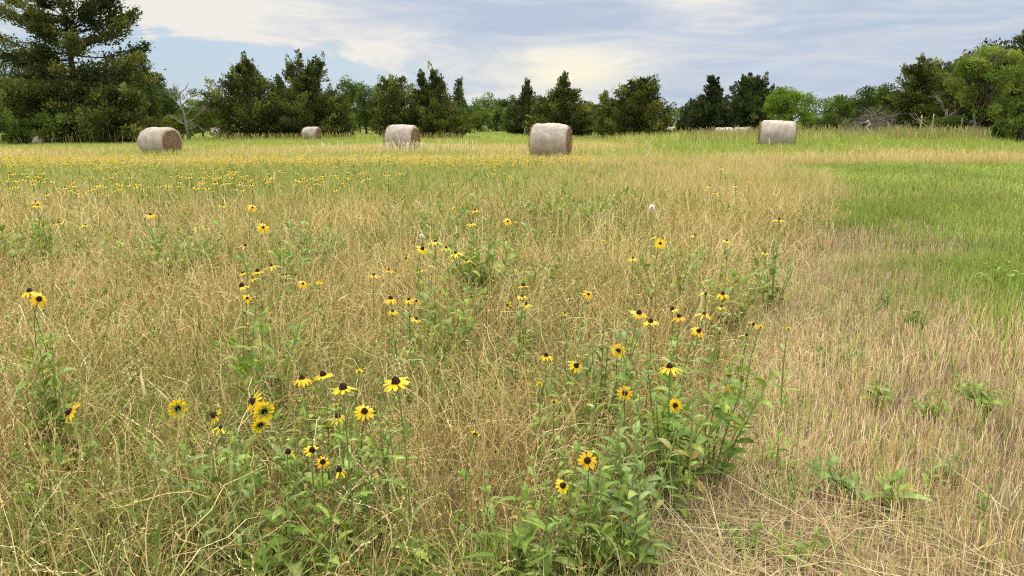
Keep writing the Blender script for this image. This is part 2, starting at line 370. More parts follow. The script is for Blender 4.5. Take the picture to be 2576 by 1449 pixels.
def ribbons(name, x, y, length, width, th0, th1, colr, rng, K=5, jit=0.12, zoff=0.0, tipc=1.05, basec=0.9, heading=None, tip=0.25, z0=None, headdata=None):
    """curved grass stalks as thin ribbons; returns a mesh"""
    n = len(x)
    phi = rng.uniform(0, 2 * np.pi, n) if heading is None else heading
    s = (np.arange(K) + 0.5) / K
    th = th0[:, None] + th1[:, None] * s[None, :] ** 1.5 + rng.normal(0, jit, (n, K))
    ph = phi[:, None] + np.cumsum(rng.normal(0, jit * 1.8, (n, K)), 1)
    seg = (length / K)[:, None]
    d = np.stack([np.sin(th) * np.cos(ph), np.sin(th) * np.sin(ph), np.cos(th)], -1) * seg[..., None]
    root = np.stack([x, y, (tz(x, y) if z0 is None else z0) + zoff], -1)
    P = np.concatenate([root[:, None, :], root[:, None, :] + np.cumsum(d, 1)], 1)
    if z0 is not None or True:
        gz = root[:, 2][:, None] + 0.004
        P[:, 1:, 2] = np.maximum(P[:, 1:, 2], gz + 0.004 * rng.random((n, K)))
    ra = phi + rng.uniform(0, np.pi, n)
    wv = np.stack([np.cos(ra), np.sin(ra), rng.normal(0, 0.25, n)], -1)
    tt = np.arange(K + 1) / K
    wd = width[:, None] * (1 - (1 - tip) * tt[None, :] ** 1.6) * 0.5
    A = P - wv[:, None, :] * wd[..., None]; B = P + wv[:, None, :] * wd[..., None]
    V = np.stack([A, B], 2).reshape(-1, 3)
    i = (np.arange(n) * (K + 1) * 2)[:, None] + (np.arange(K) * 2)[None, :]
    Q = np.stack([i, i + 1, i + 3, i + 2], -1).reshape(-1, 4)
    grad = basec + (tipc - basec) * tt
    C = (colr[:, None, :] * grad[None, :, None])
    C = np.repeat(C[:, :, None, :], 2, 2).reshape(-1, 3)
    return V, Q, C, P
def join(parts):
    V, Q, C, n = [], [], [], 0
    for v, q, c in parts:
        V.append(v); Q.append(q + n); C.append(c); n += len(v)
    return np.concatenate(V), np.concatenate(Q), np.concatenate(C)
def wedge(y0, y1, dens, rng, m=0.74, pad=1.3):
    area = m * (y1 * y1 - y0 * y0) + 2 * pad * (y1 - y0)
    n = int(area * dens)
    u = rng.random(n)
    a, b = m, 2 * pad
    c0 = m * y0 * y0 + 2 * pad * y0
    yy = (-b + np.sqrt(b * b + 4 * a * (c0 + u * area))) / (2 * a)
    xx = rng.uniform(-1, 1, n) * (m * yy + pad)
    return xx, yy
rng = np.random.default_rng(11)

# ground sheet
ys = np.concatenate([np.linspace(-40, 0, 10)[:-1], np.linspace(0, 12, 90)[:-1], np.linspace(12, 40, 90)[:-1], np.linspace(40, 130, 90)[:-1], np.geomspace(130, 3000, 30)])
us = np.sign(np.linspace(-1, 1, 161)) * np.abs(np.linspace(-1, 1, 161)) ** 1.3
GX = us[None, :] * (9 + 0.95 * np.abs(ys))[:, None]; GY = np.repeat(ys[:, None], len(us), 1)
GZ = tz(GX, GY)
V = np.stack([GX, GY, GZ], -1).reshape(-1, 3)
ny, nx = GX.shape
i = (np.arange(ny - 1)[:, None] * nx + np.arange(nx - 1)[None, :])
Q = np.stack([i, i + 1, i + 1 + nx, i + nx], -1).reshape(-1, 4)
gx, gy = V[:, 0], V[:, 1]
mow = is_mown(gx, gy)
gg = np.where(mow, mown_green(gx, gy), green_frac(gx, gy))[:, None]
cdry = np.array([.40, .30, .14]); cgr = np.array([.19, .25, .065]); soil = np.array([.13, .095, .06])
far = ss(8, 45, gy)[:, None]
gc = (soil * (1 - far) + far * (cdry * (1 - gg) + cgr * gg))
gc = gc * (0.85 + 0.3 * fbm(gx / 2, gy / 2, 77))[:, None]
ground = link('ground', mk_mesh('ground', V, Q, None, gc, [M_GROUND]))
tag(ground, kind='structure')

# ------------------------------------------------------------------ tall dry meadow grass
parts = []
def clumpy(x, y, k=0.9, lo=0.35):
    return vn(x / 0.28, y / 0.28, 61) * 0.6 + vn(x / 0.11, y / 0.11, 62) * 0.4
# bare soil and flattened straw at the edge of the mown strip
def bare(x, y):
    return np.exp(-((x - 0.88) / 0.30) ** 2 - ((y - 2.55) / 0.36) ** 2)
def tallh(x, y):
    h = 0.57 + 0.18 * (fbm(x / 1.1, y / 1.1, 71) - 0.5) * 2
    return h * (0.55 + 0.45 * ss(0.0, 0.7, mow_edge(y) - x))
SEEDX = []
for (y0, y1, dens, K, wid) in ((0.85, 4.0, 1800, 9, .0038), (4.0, 7.5, 860, 8, .0055), (7.5, 14, 400, 6, .0086)):
    x, y = wedge(y0, y1, dens, rng)
    k = ~is_mown(x, y) & (rng.random(len(x)) < 0.25 + 1.25 * clumpy(x, y)) & (rng.random(len(x)) > bare(x, y))
    x, y = x[k], y[k]; n = len(x)
    g = green_frac(x, y)
    L_ = tallh(x, y) * rng.uniform(0.55, 1.35, n)
    low = rng.random(n) < 0.35
    L_ = np.where(low, L_ * 0.62, L_)
    th0 = np.abs(rng.normal(0, 0.34, n)); th1 = np.abs(rng.normal(1.0, 0.8, n)) * (.6 + .9 * vn(x / .7, y / .7, 66))
    hdg = 2 * np.pi * (1.6 * vn(x / .9, y / .9, 67) + .6 * vn(x / .35, y / .35, 68)) + rng.normal(0, 1.0, n)
    th0 = th0 * (.5 + 1.2 * vn(x / .6, y / .6, 69))
    c = pick(g, rng)
    gh = rng.random(n) < (0.22 if y0 < 4 else 0.15 if y0 < 7 else 0.08)          # a few greyed or rusty stalks
    c[gh] = c[gh] * np.array([0.60, 0.52, 0.46])
    br = rng.random(n) < 0.06         # and a few bleached ones
    c[br] = np.array([.80, .68, .40]) * rng.uniform(.85, 1.05, (br.sum(), 1))
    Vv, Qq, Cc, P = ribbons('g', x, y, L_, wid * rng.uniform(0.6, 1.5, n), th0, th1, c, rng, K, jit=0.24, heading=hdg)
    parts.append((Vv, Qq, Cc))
    if y0 < 7:
        # spikelets alternate up the last third of many stalks
        sel = np.where((~low) & (rng.random(n) < (0.55 if y0 < 4 else 0.45)))[0]
        m = 9 if y0 < 4 else 6
        tpos = np.linspace(0.62, 0.99, m)
        Pk = P[sel]
        f = tpos * K; a = np.minimum(f.astype(int), K - 1); fr = f - a
        base = Pk[:, a] * (1 - fr)[None, :, None] + Pk[:, a + 1] * fr[None, :, None]
        dirv = Pk[:, a + 1] - Pk[:, a]; dirv /= np.linalg.norm(dirv, axis=-1, keepdims=True) + 1e-9
        rv = rng.normal(0, 1, (len(sel), 1, 3)); side = np.cross(dirv, rv); side /= np.linalg.norm(side, axis=-1, keepdims=True) + 1e-9
        alt = np.where(np.arange(m) % 2 == 0, 1, -1)[None, :, None]
        ln = rng.uniform(0.010, 0.020, (len(sel), m, 1)) * (1 if y0 < 4 else 1.4)
        ax = dirv * 0.95 + side * alt * 0.30
        nw = np.cross(ax, rv + dirv); nw /= np.linalg.norm(nw, axis=-1, keepdims=True) + 1e-9
        wv = nw * ln * 0.16
        q0 = base; q2 = base + ax * ln; md = base + ax * ln * 0.45
        SV = np.stack([q0, md + wv, q2, md - wv], 2).reshape(-1, 3)
        SQ = np.arange(len(SV)).reshape(-1, 4)
        sc_ = np.repeat(c[sel][:, None, :] * 1.0, m * 4, 1).reshape(-1, 3)
        parts.append((SV, SQ, sc_))
V, Q, C = join(parts)
tag(link('dry_grass', mk_mesh('dry_grass', V, Q, None, C, [M_GRASS])), 'tall tangled straw-coloured meadow grass filling the near field', 'grass', kind='stuff')

# long bent stalks with pale seed heads that stand out of the near grass
# ------------------------------------------------------------------ far meadow
parts = []
for (y0, y1, dens, K, wid) in ((14, 30, 300, 3, .0085), (30, 80, 52, 2, .020), (80, 300, 4.0, 2, .085)):
    x, y = wedge(y0, y1, dens, rng, m=.95, pad=3)
    k = ~is_mown(x, y) & (rng.random(len(x)) < 0.3 + 1.1 * vn(x / 0.7, y / 0.7, 63))
    x, y = x[k], y[k]; n = len(x)
    g = green_frac(x, y)
    hh = 0.46 * (1 - ss(24, 34, y)) + 0.33 * ss(24, 34, y)
    L_ = hh * rng.uniform(0.6, 1.3, n)
    straw = STRAW.copy(); straw[:, 2] *= 1.05
    c = pick(g, rng, FRESH if y0 > 13 else GREEN, straw)
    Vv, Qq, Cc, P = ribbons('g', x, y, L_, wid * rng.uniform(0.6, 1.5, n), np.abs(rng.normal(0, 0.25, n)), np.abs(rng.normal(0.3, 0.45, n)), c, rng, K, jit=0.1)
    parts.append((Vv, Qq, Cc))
V, Q, C = join(parts)
tag(link('meadow_grass', mk_mesh('meadow_grass', V, Q, None, C, [M_GRASS])), 'distant meadow grass in green and straw bands out to the tree line', 'grass', kind='stuff')

# ------------------------------------------------------------------ mown strip: stubble and short green grass
parts = []
for (y0, y1, dens, K, wid) in ((1.0, 4.5, 3300, 4, .0034), (4.5, 9, 1800, 3, .0048), (9, 16, 800, 3, .0070), (16, 30, 330, 2, .011)):
    x, y = wedge(y0, y1, dens, rng)
    k = is_mown(x, y) & (rng.random(len(x)) < 0.25 + 1.2 * clumpy(x, y)) & (rng.random(len(x)) > 0.9 * bare(x, y))
    x, y = x[k], y[k]; n = len(x)
    g = mown_green(x, y)
    L_ = rng.uniform(0.05, 0.13, n) * (1 + 0.45 * g) + 0.05 * (rng.random(n) < 0.1)
    c = pick(g, rng, np.array([[.37, .465, .10], [.295, .395, .08], [.455, .505, .14], [.23, .335, .065]]), STRAW * np.array([1.06, 1.03, 1.42]))
    dk_ = rng.random(n) < .14; c[dk_] *= np.array([.5, .44, .40])
    c = c * (.66 + .68 * fbm(x / 1.7, y / 1.7, 44))[:, None]
    Vv, Qq, Cc, P = ribbons('g', x, y, L_, wid * rng.uniform(0.6, 1.4, n), np.abs(rng.normal(0, 0.22, n)), rng.normal(0.1, 0.3, n), c, rng, K, jit=0.1, tip=0.55)
    parts.append((Vv, Qq, Cc))
V, Q, C = join(parts)
tag(link('mown_grass', mk_mesh('mown_grass', V, Q, None, C, [M_GRASS])), 'short mown stubble turning to fresh green grass beside the tall meadow', 'grass', kind='stuff')

# cut straw lying along the mown edge and through the stubble
parts = []
n = 8000
y = 1.3 + 7.5 * rng.random(n) ** 1.6; x = mow_edge(y) + rng.normal(0.12, 0.26, n) * (0.6 + y * 0.1)
hd = np.arctan2(1, 0.44) + rng.normal(0.3, 0.8, n)
Vv, Qq, Cc, P = ribbons('s', x, y, rng.uniform(0.12, 0.5, n), rng.uniform(.0018, .0036, n), rng.normal(1.47, 0.09, n), rng.normal(0.05, 0.12, n), pick(np.full(n, .05), rng, straw=STRAW * np.array([.95, .95, 1.2])), rng, 5, jit=0.09, heading=hd, zoff=rng.random(n) ** 2 * 0.07)
parts.append((Vv, Qq, Cc))
n = 1700
y = 0.9 + 1.9 * rng.random(n); x = 0.55 + 0.42 * (y - 1.2) + rng.normal(0.1, 0.42, n)
hd = rng.normal(2.75, 0.7, n)
Vv, Qq, Cc, P = ribbons('s', x, y, rng.uniform(0.2, 0.6, n), rng.uniform(.002, .0038, n), rng.normal(1.45, 0.1, n), rng.normal(0.08, 0.1, n), pick(np.full(n, .03), rng, straw=STRAW * np.array([.92, .92, 1.15])), rng, 5, jit=0.07, heading=hd, zoff=rng.random(n) ** 1.5 * 0.10)
parts.append((Vv, Qq, Cc))
x, y = wedge(1.2, 9, 150, rng); k = is_mown(x, y); x, y = x[k], y[k]; n = len(x)
Vv, Qq, Cc, P = ribbons('s', x, y, rng.uniform(0.06, 0.25, n), rng.uniform(.0018, .0035, n), rng.normal(1.45, 0.12, n), rng.normal(0, 0.15, n), pick(np.full(n, .05), rng), rng, 4, jit=0.08, zoff=rng.random(n) * 0.05)
parts.append((Vv, Qq, Cc))
V, Q, C = join(parts)
tag(link('cut_straw', mk_mesh('cut_straw', V, Q, None, C, [M_GRASS])), 'loose cut straw lying flat along the mown edge', 'straw', kind='stuff')

# ------------------------------------------------------------------ rank weeds and seed-headed grass on the rise at the right
parts = []
n = 42000
y = rng.uniform(36.5, 66, n); x = rng.uniform(4, 52, n)
q = fbm(x / 4, y / 4, 91)
keep = (x > 6.5 + 5 * (q - 0.5) + 0.10 * (y - 40)) & (x < 0.78 * y + 3) & (rng.random(n) < 0.25 + 1.2 * vn(x / 0.9, y / 0.9, 92)) & (y > 37.5 + 5 * (q - 0.5))
x, y = x[keep], y[keep]; n = len(x)
tall = ss(44, 54, y)
L_ = (0.42 + 0.45 * tall) * rng.uniform(0.6, 1.25, n)
c = pick(0.90 - 0.25 * tall, rng, FRESH)
Vv, Qq, Cc, P = ribbons('w', x, y, L_, rng.uniform(.015, .036, n), np.abs(rng.normal(0, .2, n)), np.abs(rng.normal(.35, .5, n)), c, rng, 3, jit=0.12)
parts.append((Vv, Qq, Cc))
# rusty seed-headed stems along the crest
n = 5200
y = rng.uniform(48, 66, n); x = rng.uniform(11, 46, n); keep = (x < 0.75 * y + 3) & (rng.random(n) < 0.2 + vn(x / 1.2, y / 1.2, 93)) & (x > 0.22 * y)
x, y = x[keep], y[keep]; n = len(x)
Vv, Qq, Cc, P = ribbons('w', x, y, rng.uniform(0.75, 1.25, n), rng.uniform(.012, .02, n), np.abs(rng.normal(0, .12, n)), np.abs(rng.normal(.15, .2, n)), pick(np.full(n, .35), rng, straw=np.array([[.32, .23, .13], [.40, .30, .17], [.28, .19, .11]])), rng, 3, jit=0.06, tip=1.8)
parts.append((Vv, Qq, Cc))
V, Q, C = join(parts)
tag(link('rank_weeds', mk_mesh('rank_weeds', V, Q, None, C, [M_GRASS])), 'rank green weeds and rusty seed grass on the low rise', 'weeds', kind='stuff')

# tall dry stems at the foot of the junipers
parts = []
for (u0, u1, Y, n, h0, h1) in ((60, 400, 70, 900, .7, 1.5), (535, 900, 76, 700, .4, .9), (960, 1165, 84, 450, .4, .9), (1440, 1730, 88, 900, .35, .75), (0, 60, 66, 150, .6, 1.2), (2230, 2600, 50, 1000, .5, 1.05)):
    uu = rng.uniform(u0, u1, n); y = Y + rng.normal(0, 2.2, n); x = (uu - CX) / FPX * y / 1.02
    Vv, Qq, Cc, P = ribbons('w', x, y, rng.uniform(h0, h1, n), rng.uniform(.02, .04, n), np.abs(rng.normal(0, .12, n)), np.abs(rng.normal(.2, .3, n)), pick(np.full(n, .5), rng, straw=STRAW * 0.62), rng, 3, jit=0.08, tip=1.3)
    parts.append((Vv, Qq, Cc))
# cream foxtail heads round the second-nearest bale
n = 220
uu = np.concatenate([rng.normal(1015, 36, 110), rng.normal(1145, 28, 45), rng.normal(835, 22, 20), rng.normal(1400, 400, 45)]); y = rng.normal(40.3, 1.6, n); x = (uu - CX) / FPX * y / 1.02
Vv, Qq, Cc, P = ribbons('w', x, y, rng.uniform(.35, .75, n), rng.uniform(.018, .03, n), np.abs(rng.normal(0, .1, n)), np.abs(rng.normal(.1, .2, n)), np.tile([.68, .60, .40], (n, 1)), rng, 4, jit=0.06, tip=1.7, basec=0.55)
parts.append((Vv, Qq, Cc))
V, Q, C = join(parts)
tag(link('seed_stalks', mk_mesh('seed_stalks', V, Q, None, C, [M_GRASS])), 'pale dry seed stalks round the bales and tree bases', 'grass', kind='stuff')

# leafy green ground layer of the flowering strip
x, y = wedge(12.5, 27, 190, rng); q = fbm(x / 5, y / 5, 31)
k = (rng.random(len(x)) < 0.95 * green_frac(x, y) - 0.15) & (x < 4.5 + 0.05 * y) & ~is_mown(x, y)
x, y = x[k], y[k]; n = len(x)
Vv, Qq, Cc, P = ribbons('f', x, y, rng.uniform(.09, .20, n), rng.uniform(.016, .034, n), rng.uniform(.2, 1.2, n), rng.normal(.5, .4, n), pick(np.full(n, .97), rng, np.array([[.22, .31, .065], [.17, .26, .055], [.28, .36, .08]])), rng, 3, jit=0.1, zoff=rng.uniform(.12, .46, n))
V, Q, C = Vv, Qq, Cc
tag(link('flower_foliage', mk_mesh('flower_foliage', V, Q, None, C, [M_GRASS])), 'leafy green growth of the flowering strip across the meadow', 'foliage', kind='stuff')

# low leafy undergrowth in patches of the near meadow
x, y = wedge(1.0, 13.5, 420, rng); q = fbm(x / .9, y / .9, 121) * .6 + fbm(x / .3, y / .3, 122) * .4
k = (q > .575 + .03 * (y < 3)) & ~is_mown(x, y); x, y = x[k], y[k]; n = len(x)
Vv, Qq, Cc, P = ribbons('f', x, y, rng.uniform(.05, .13, n), rng.uniform(.008, .019, n), rng.uniform(.2, 1.3, n), rng.normal(.6, .5, n), pick(np.full(n, .97), rng, np.array([[.17, .24, .05], [.13, .20, .04], [.22, .29, .065], [.25, .27, .07]])), rng, 4, jit=0.1, zoff=rng.uniform(.04, .44, n), tip=.15)
tag(link('undergrowth', mk_mesh('undergrowth', Vv, Qq, None, Cc, [M_GRASS])), 'low green leafy undergrowth showing through the near straw', 'undergrowth', kind='stuff')

# the dense far strip of yellow flowers, too many to count
n = 7500
uu = rng.uniform(-350, 1560, n); y = rng.uniform(20.5, 27.6, n) + 0.4 * rng.normal(0, 1, n); x = (uu - CX) / FPX * y / 1.02
dn = vn(x / 1.1, y / 0.8, 95) * 0.7 + vn(x / 0.35, y / 0.35, 96) * 0.3
lim = 0.50 - 0.22 * ss(23.5, 25.5, y) * (1 - ss(-2, 3.5, x)) + 0.10 * ss(-6, 2, x) * (1 - ss(21.5, 24, y)) + 0.12 * ss(2.2, 4.5, x)
k = (dn > lim) & (uu < 1500 + 30 * rng.normal(0, 1, n)); x, y = x[k], y[k]; n = len(x)
z = tz(x, y) + rng.uniform(.42, .62, n); r = rng.uniform(.016, .027, n)
th = np.arange(8) * np.pi / 4
rr = r[:, None] * np.where(np.arange(8) % 2 == 0, 1.0, 0.72)[None, :]
tx, ty = rng.normal(0, .35, n), rng.normal(-0.15, .35, n)
px_ = rr * np.cos(th); py_ = rr * np.sin(th)
ring = np.stack([x[:, None] + px_, y[:, None] + py_, z[:, None] + px_ * tx[:, None] + py_ * ty[:, None] - 0.010], -1)
cen = np.stack([x, y, z], -1)[:, None, :]
top = cen + np.array([0, 0, 0.016]); cr = r[:, None] * 0.27
dk = np.stack([x[:, None] + cr * np.cos(th[::2]), y[:, None] + cr * np.sin(th[::2]), np.repeat(z[:, None] + 0.001, 4, 1)], -1)
V = np.concatenate([ring, cen, dk, top], 1)            # 8 + 1 + 4 + 1
ii = (np.arange(n) * 14)[:, None]
k8 = np.arange(8); k4 = np.arange(4)
T1 = np.stack([ii + 8, ii + k8[None], ii + ((k8 + 1) % 8)[None]], -1) if False else np.stack([np.repeat(ii + 8, 8, 1), ii + k8[None], ii + ((k8 + 1) % 8)[None]], -1)
T2 = np.stack([np.repeat(ii + 13, 4, 1), ii + 9 + k4[None], ii + 9 + ((k4 + 1) % 4)[None]], -1)
T = np.concatenate([T1, T2], 1).reshape(-1, 3)
yc = np.array([.84, .60, .02]) * rng.uniform(.85, 1.1, (n, 1))
C = np.concatenate([np.repeat(yc[:, None], 9, 1), np.tile([.03, .014, .008], (n, 5, 1))], 1)
tag(link('yellow_blossoms', mk_mesh('yellow_blossoms', V.reshape(-1, 3), None, T, C.reshape(-1, 3), [M_PETAL])), 'far strip of countless tiny yellow flowers in front of the bales', 'flowers', kind='stuff')
# ------------------------------------------------------------------ trees
def quads_from(base, ax, wv, ln, wd, bend, colr):
    """leaf-sized diamonds: base point, axis, width direction, length, width"""
    n = len(base)
    up = np.cross(ax, wv)
    md = base + ax * (ln * 0.5)[:, None] + up * (bend * ln)[:, None]
    w2 = wv * (wd * 0.5)[:, None]
    V = np.stack([base, md + w2, base + ax * ln[:, None], md - w2], 1).reshape(-1, 3)
    return V, np.arange(n * 4).reshape(-1, 4), np.repeat(colr, 4, 0)
def unit(v): return v / (np.linalg.norm(v, axis=-1, keepdims=True) + 1e-9)
OLIVE = 1.14 * np.array([[.074, .086, .023], [.052, .066, .020], [.105, .118, .030], [.036, .048, .017], [.16, .17, .040]])
BLUISH = np.array([[.062, .086, .032], [.046, .066, .028], [.082, .106, .038], [.11, .13, .046]])
LEAFG = np.array([[.105, .155, .032], [.078, .122, .030], [.14, .19, .040], [.056, .092, .026]])
BRIGHT = np.array([[.18, .27, .035], [.14, .22, .03], [.22, .31, .045], [.10, .17, .028]])
PALEG = np.array([[.18, .23, .048], [.14, .19, .040], [.22, .27, .06], [.10, .145, .034]])
BARK = (.085, .062, .045)

def cedar(name, x, Y, v_top, half_px, seed, label, n=7000, shape='cone', leaders=((0, 0, 1.0),), pal=OLIVE, spray=0.29, bare0=0.02, group=None, z=None, bottomflare=0.0, H=None):
    rg = np.random.default_rng(seed)
    zb = float(tz(x, Y)) if z is None else z
    if H is None:
        H = at_depth(CX, v_top, Y)[2] - zb
    Rm = half_px / FPX * Y / 1.02
    root = empty(name, (x, Y, zb)); tag(root, label, 'tree', group)
    # trunk with limbs
    tb = MB()
    hs = np.linspace(0, 1, 9); wob = np.cumsum(rg.normal(0, 0.012 * H, (9, 2)), 0) * 0.5; wob -= wob[0]
    top = 0.93
    r0 = 0.024 * H + 0.05
    tb.tube(np.column_stack([wob, hs * H * top]), r0 * (1 - hs * 0.93), 8, BARK)
    def axis(t):   # trunk centre at height fraction
        return np.stack([np.interp(t * 1.0, hs * top, wob[:, 0]), np.interp(t, hs * top, wob[:, 1])], -1)
    nb = int(110 + H * 14)
    V, Q, C, cnt = [], [], [], 0
    t = bare0 + (0.985 - bare0) * rg.random(nb) ** 1.15
    phi = rg.uniform(0, 2 * np.pi, nb)
    lob = 0.62 + 0.62 * vn(phi * 1.1 + seed, t * 4.5 + seed * 0.7, seed)
    if shape == 'cone': pr = (1 - t) ** 0.98 * (0.75 + 0.25 * ss(0, .14, t)) * 1.24
    elif shape == 'broad': pr = np.sqrt(np.clip(1 - t ** 2.3, 0, 1)) * (0.72 + 0.28 * ss(0, .2, t)) * 0.98
    elif shape == 'dome': pr = np.sqrt(np.clip(1 - t ** 3.2, 0, 1)) * (0.9 + 0.1 * ss(0, .2, t)) * 0.9
    elif shape == 'oval': pr = np.clip(np.sin(np.pi * (0.16 + 0.84 * t) ** 0.9), 0.02, 1) ** 0.7
    else: pr = (1 - t) ** 0.8
    Lb = 1.16 * Rm * pr * lob
    lead = np.array([(a, b, c) for a, b, c in leaders], float)
    li = rg.integers(0, len(lead), nb)
    scale = lead[li, 2]
    zz = t * H * scale
    off = lead[li, :2] * H * ss(0.25, 0.8, t)[:, None]
    Lb = Lb * (0.75 if len(lead) > 1 else 1.0) * np.where(t > 0.5, 0.9, 1.12)
    el = 0.04 + 0.5 * t + rg.normal(0, 0.16, nb) - 0.10 * (t < 0.12)
    bd = np.stack([np.cos(phi), np.sin(phi), np.tan(np.clip(el, -0.5, 1.25))], -1)
    bd[:, :2] *= 1.0
    per = np.maximum(8, 2.5 * n * (Lb + 0.15) / (Lb + 0.15).sum()).astype(int)
    idx = np.repeat(np.arange(nb), per); m = len(idx)
    s = rg.random(m) ** 0.55
    zz = np.maximum(zz - 0.4 * Lb * np.tan(np.clip(el, 0, 1.2)), 0.05)
    o = np.concatenate([axis(t) + off, zz[:, None]], 1)
    tip_up = 0.22 * s ** 2
    p = o[idx] + bd[idx] * (Lb[idx] * s)[:, None]
    p[:, 2] += Lb[idx] * tip_up
    sp = np.minimum(0.06 + 0.15 * Lb[idx], .5) * (1 - 0.45 * s)
    p += rg.normal(0, 1, (m, 3)) * sp[:, None] * np.array([1, 1, .55])
    p[:, 2] = np.maximum(p[:, 2], 0.02)
    ax = unit(unit(bd[idx]) * 0.75 + rg.normal(0, 0.5, (m, 3)) + np.array([0, 0, 0.55]))
    wv = unit(np.cross(ax, rg.normal(0, 1, (m, 3))))
    ln = spray * rg.uniform(0.55, 1.35, m); wd = ln * rg.uniform(0.32, 0.55, m)
    bc = pal[rg.integers(0, len(pal), nb)] * rg.uniform(0.6, 1.55, (nb, 1))
    c = bc[idx] * rg.uniform(0.8, 1.25, (m, 1))
    v_, q_, c_ = quads_from(p, ax, wv, ln, wd, rg.normal(0, .12, m), c); V.append(v_); Q.append(q_ + cnt); C.append(c_); cnt += len(v_)
    # ragged side shoots standing up from the outer branches
    pickb = np.where(t > 0.25)[0]
    for i in rg.choice(pickb, min(len(pickb), 26), replace=False):
        k = 60; hgt = H * rg.uniform(.07, .14); tt = rg.random(k)
        q0 = o[i] + bd[i] * Lb[i] * rg.uniform(.55, .98); q0[2] += Lb[i] * .15
        an = rg.uniform(0, 6.28, k); rad = (1 - tt) * hgt * .30 + .02
        p = q0 + np.column_stack([np.cos(an) * rad + tt * hgt * .35 * math.cos(phi[i]), np.sin(an) * rad + tt * hgt * .35 * math.sin(phi[i]), tt * hgt])
        ax = unit(np.column_stack([np.cos(an) * .5, np.sin(an) * .5, np.full(k, 0.8)]) + rg.normal(0, .25, (k, 3)))
        wv = unit(np.cross(ax, rg.normal(0, 1, (k, 3)))); ln = spray * rg.uniform(.5, 1.1, k)
        v_, q_, c_ = quads_from(p, ax, wv, ln, ln * .4, rg.normal(0, .1, k), np.tile(bc[i], (k, 1)) * rg.uniform(.9, 1.3, (k, 1))); V.append(v_); Q.append(q_ + cnt); C.append(c_); cnt += len(v_)
    # spiky leader shoots
    for (a, b, fr) in leaders:
        k = int(n * 0.035) + 40
        tt = rg.random(k) ** 1.5
        hh = H * fr * (0.68 + 0.32 * tt)
        rad = (1 - tt) * Rm * 0.28 + 0.01
        an = rg.uniform(0, 6.28, k)
        ctr = axis(np.full(k, 0.9)) + np.array([a, b]) * H
        p = np.column_stack([ctr[:, 0] + np.cos(an) * rad * rg.random(k) ** .6, ctr[:, 1] + np.sin(an) * rad * rg.random(k) ** .6, hh])
        hz_ = .55 * (1 - tt) + .10
        ax = unit(np.column_stack([np.cos(an) * hz_, np.sin(an) * hz_, np.full(k, 0.8)]) + rg.normal(0, .16, (k, 3)))
        wv = unit(np.cross(ax, rg.normal(0, 1, (k, 3))))
        ln = spray * rg.uniform(.6, 1.2, k) * (1 - .5 * tt)
        v_, q_, c_ = quads_from(p, ax, wv, ln, ln * .38, rg.normal(0, .1, k), pal[rg.integers(0, len(pal), k)] * 1.1); V.append(v_); Q.append(q_ + cnt); C.append(c_); cnt += len(v_)
    for i in rg.choice(nb, min(nb, 26 if H < 9 else 120), replace=False):
        ss_ = np.linspace(0, 0.92, 5)[:, None]
        pts = o[i] + bd[i] * Lb[i] * ss_; pts[:, 2] += Lb[i] * 0.22 * ss_[:, 0] ** 2
        tb.tube(pts, (0.012 * H * (1 - t[i]) + 0.018) * (1 - 0.8 * ss_[:, 0]), 5, BARK)
    link('trunk', tb.mesh('trunk', [M_BARK]), root)
    link('crown', mk_mesh('crown', np.concatenate(V), np.concatenate(Q), None, np.concatenate(C), [M_CED], smooth=False), root)
    return root

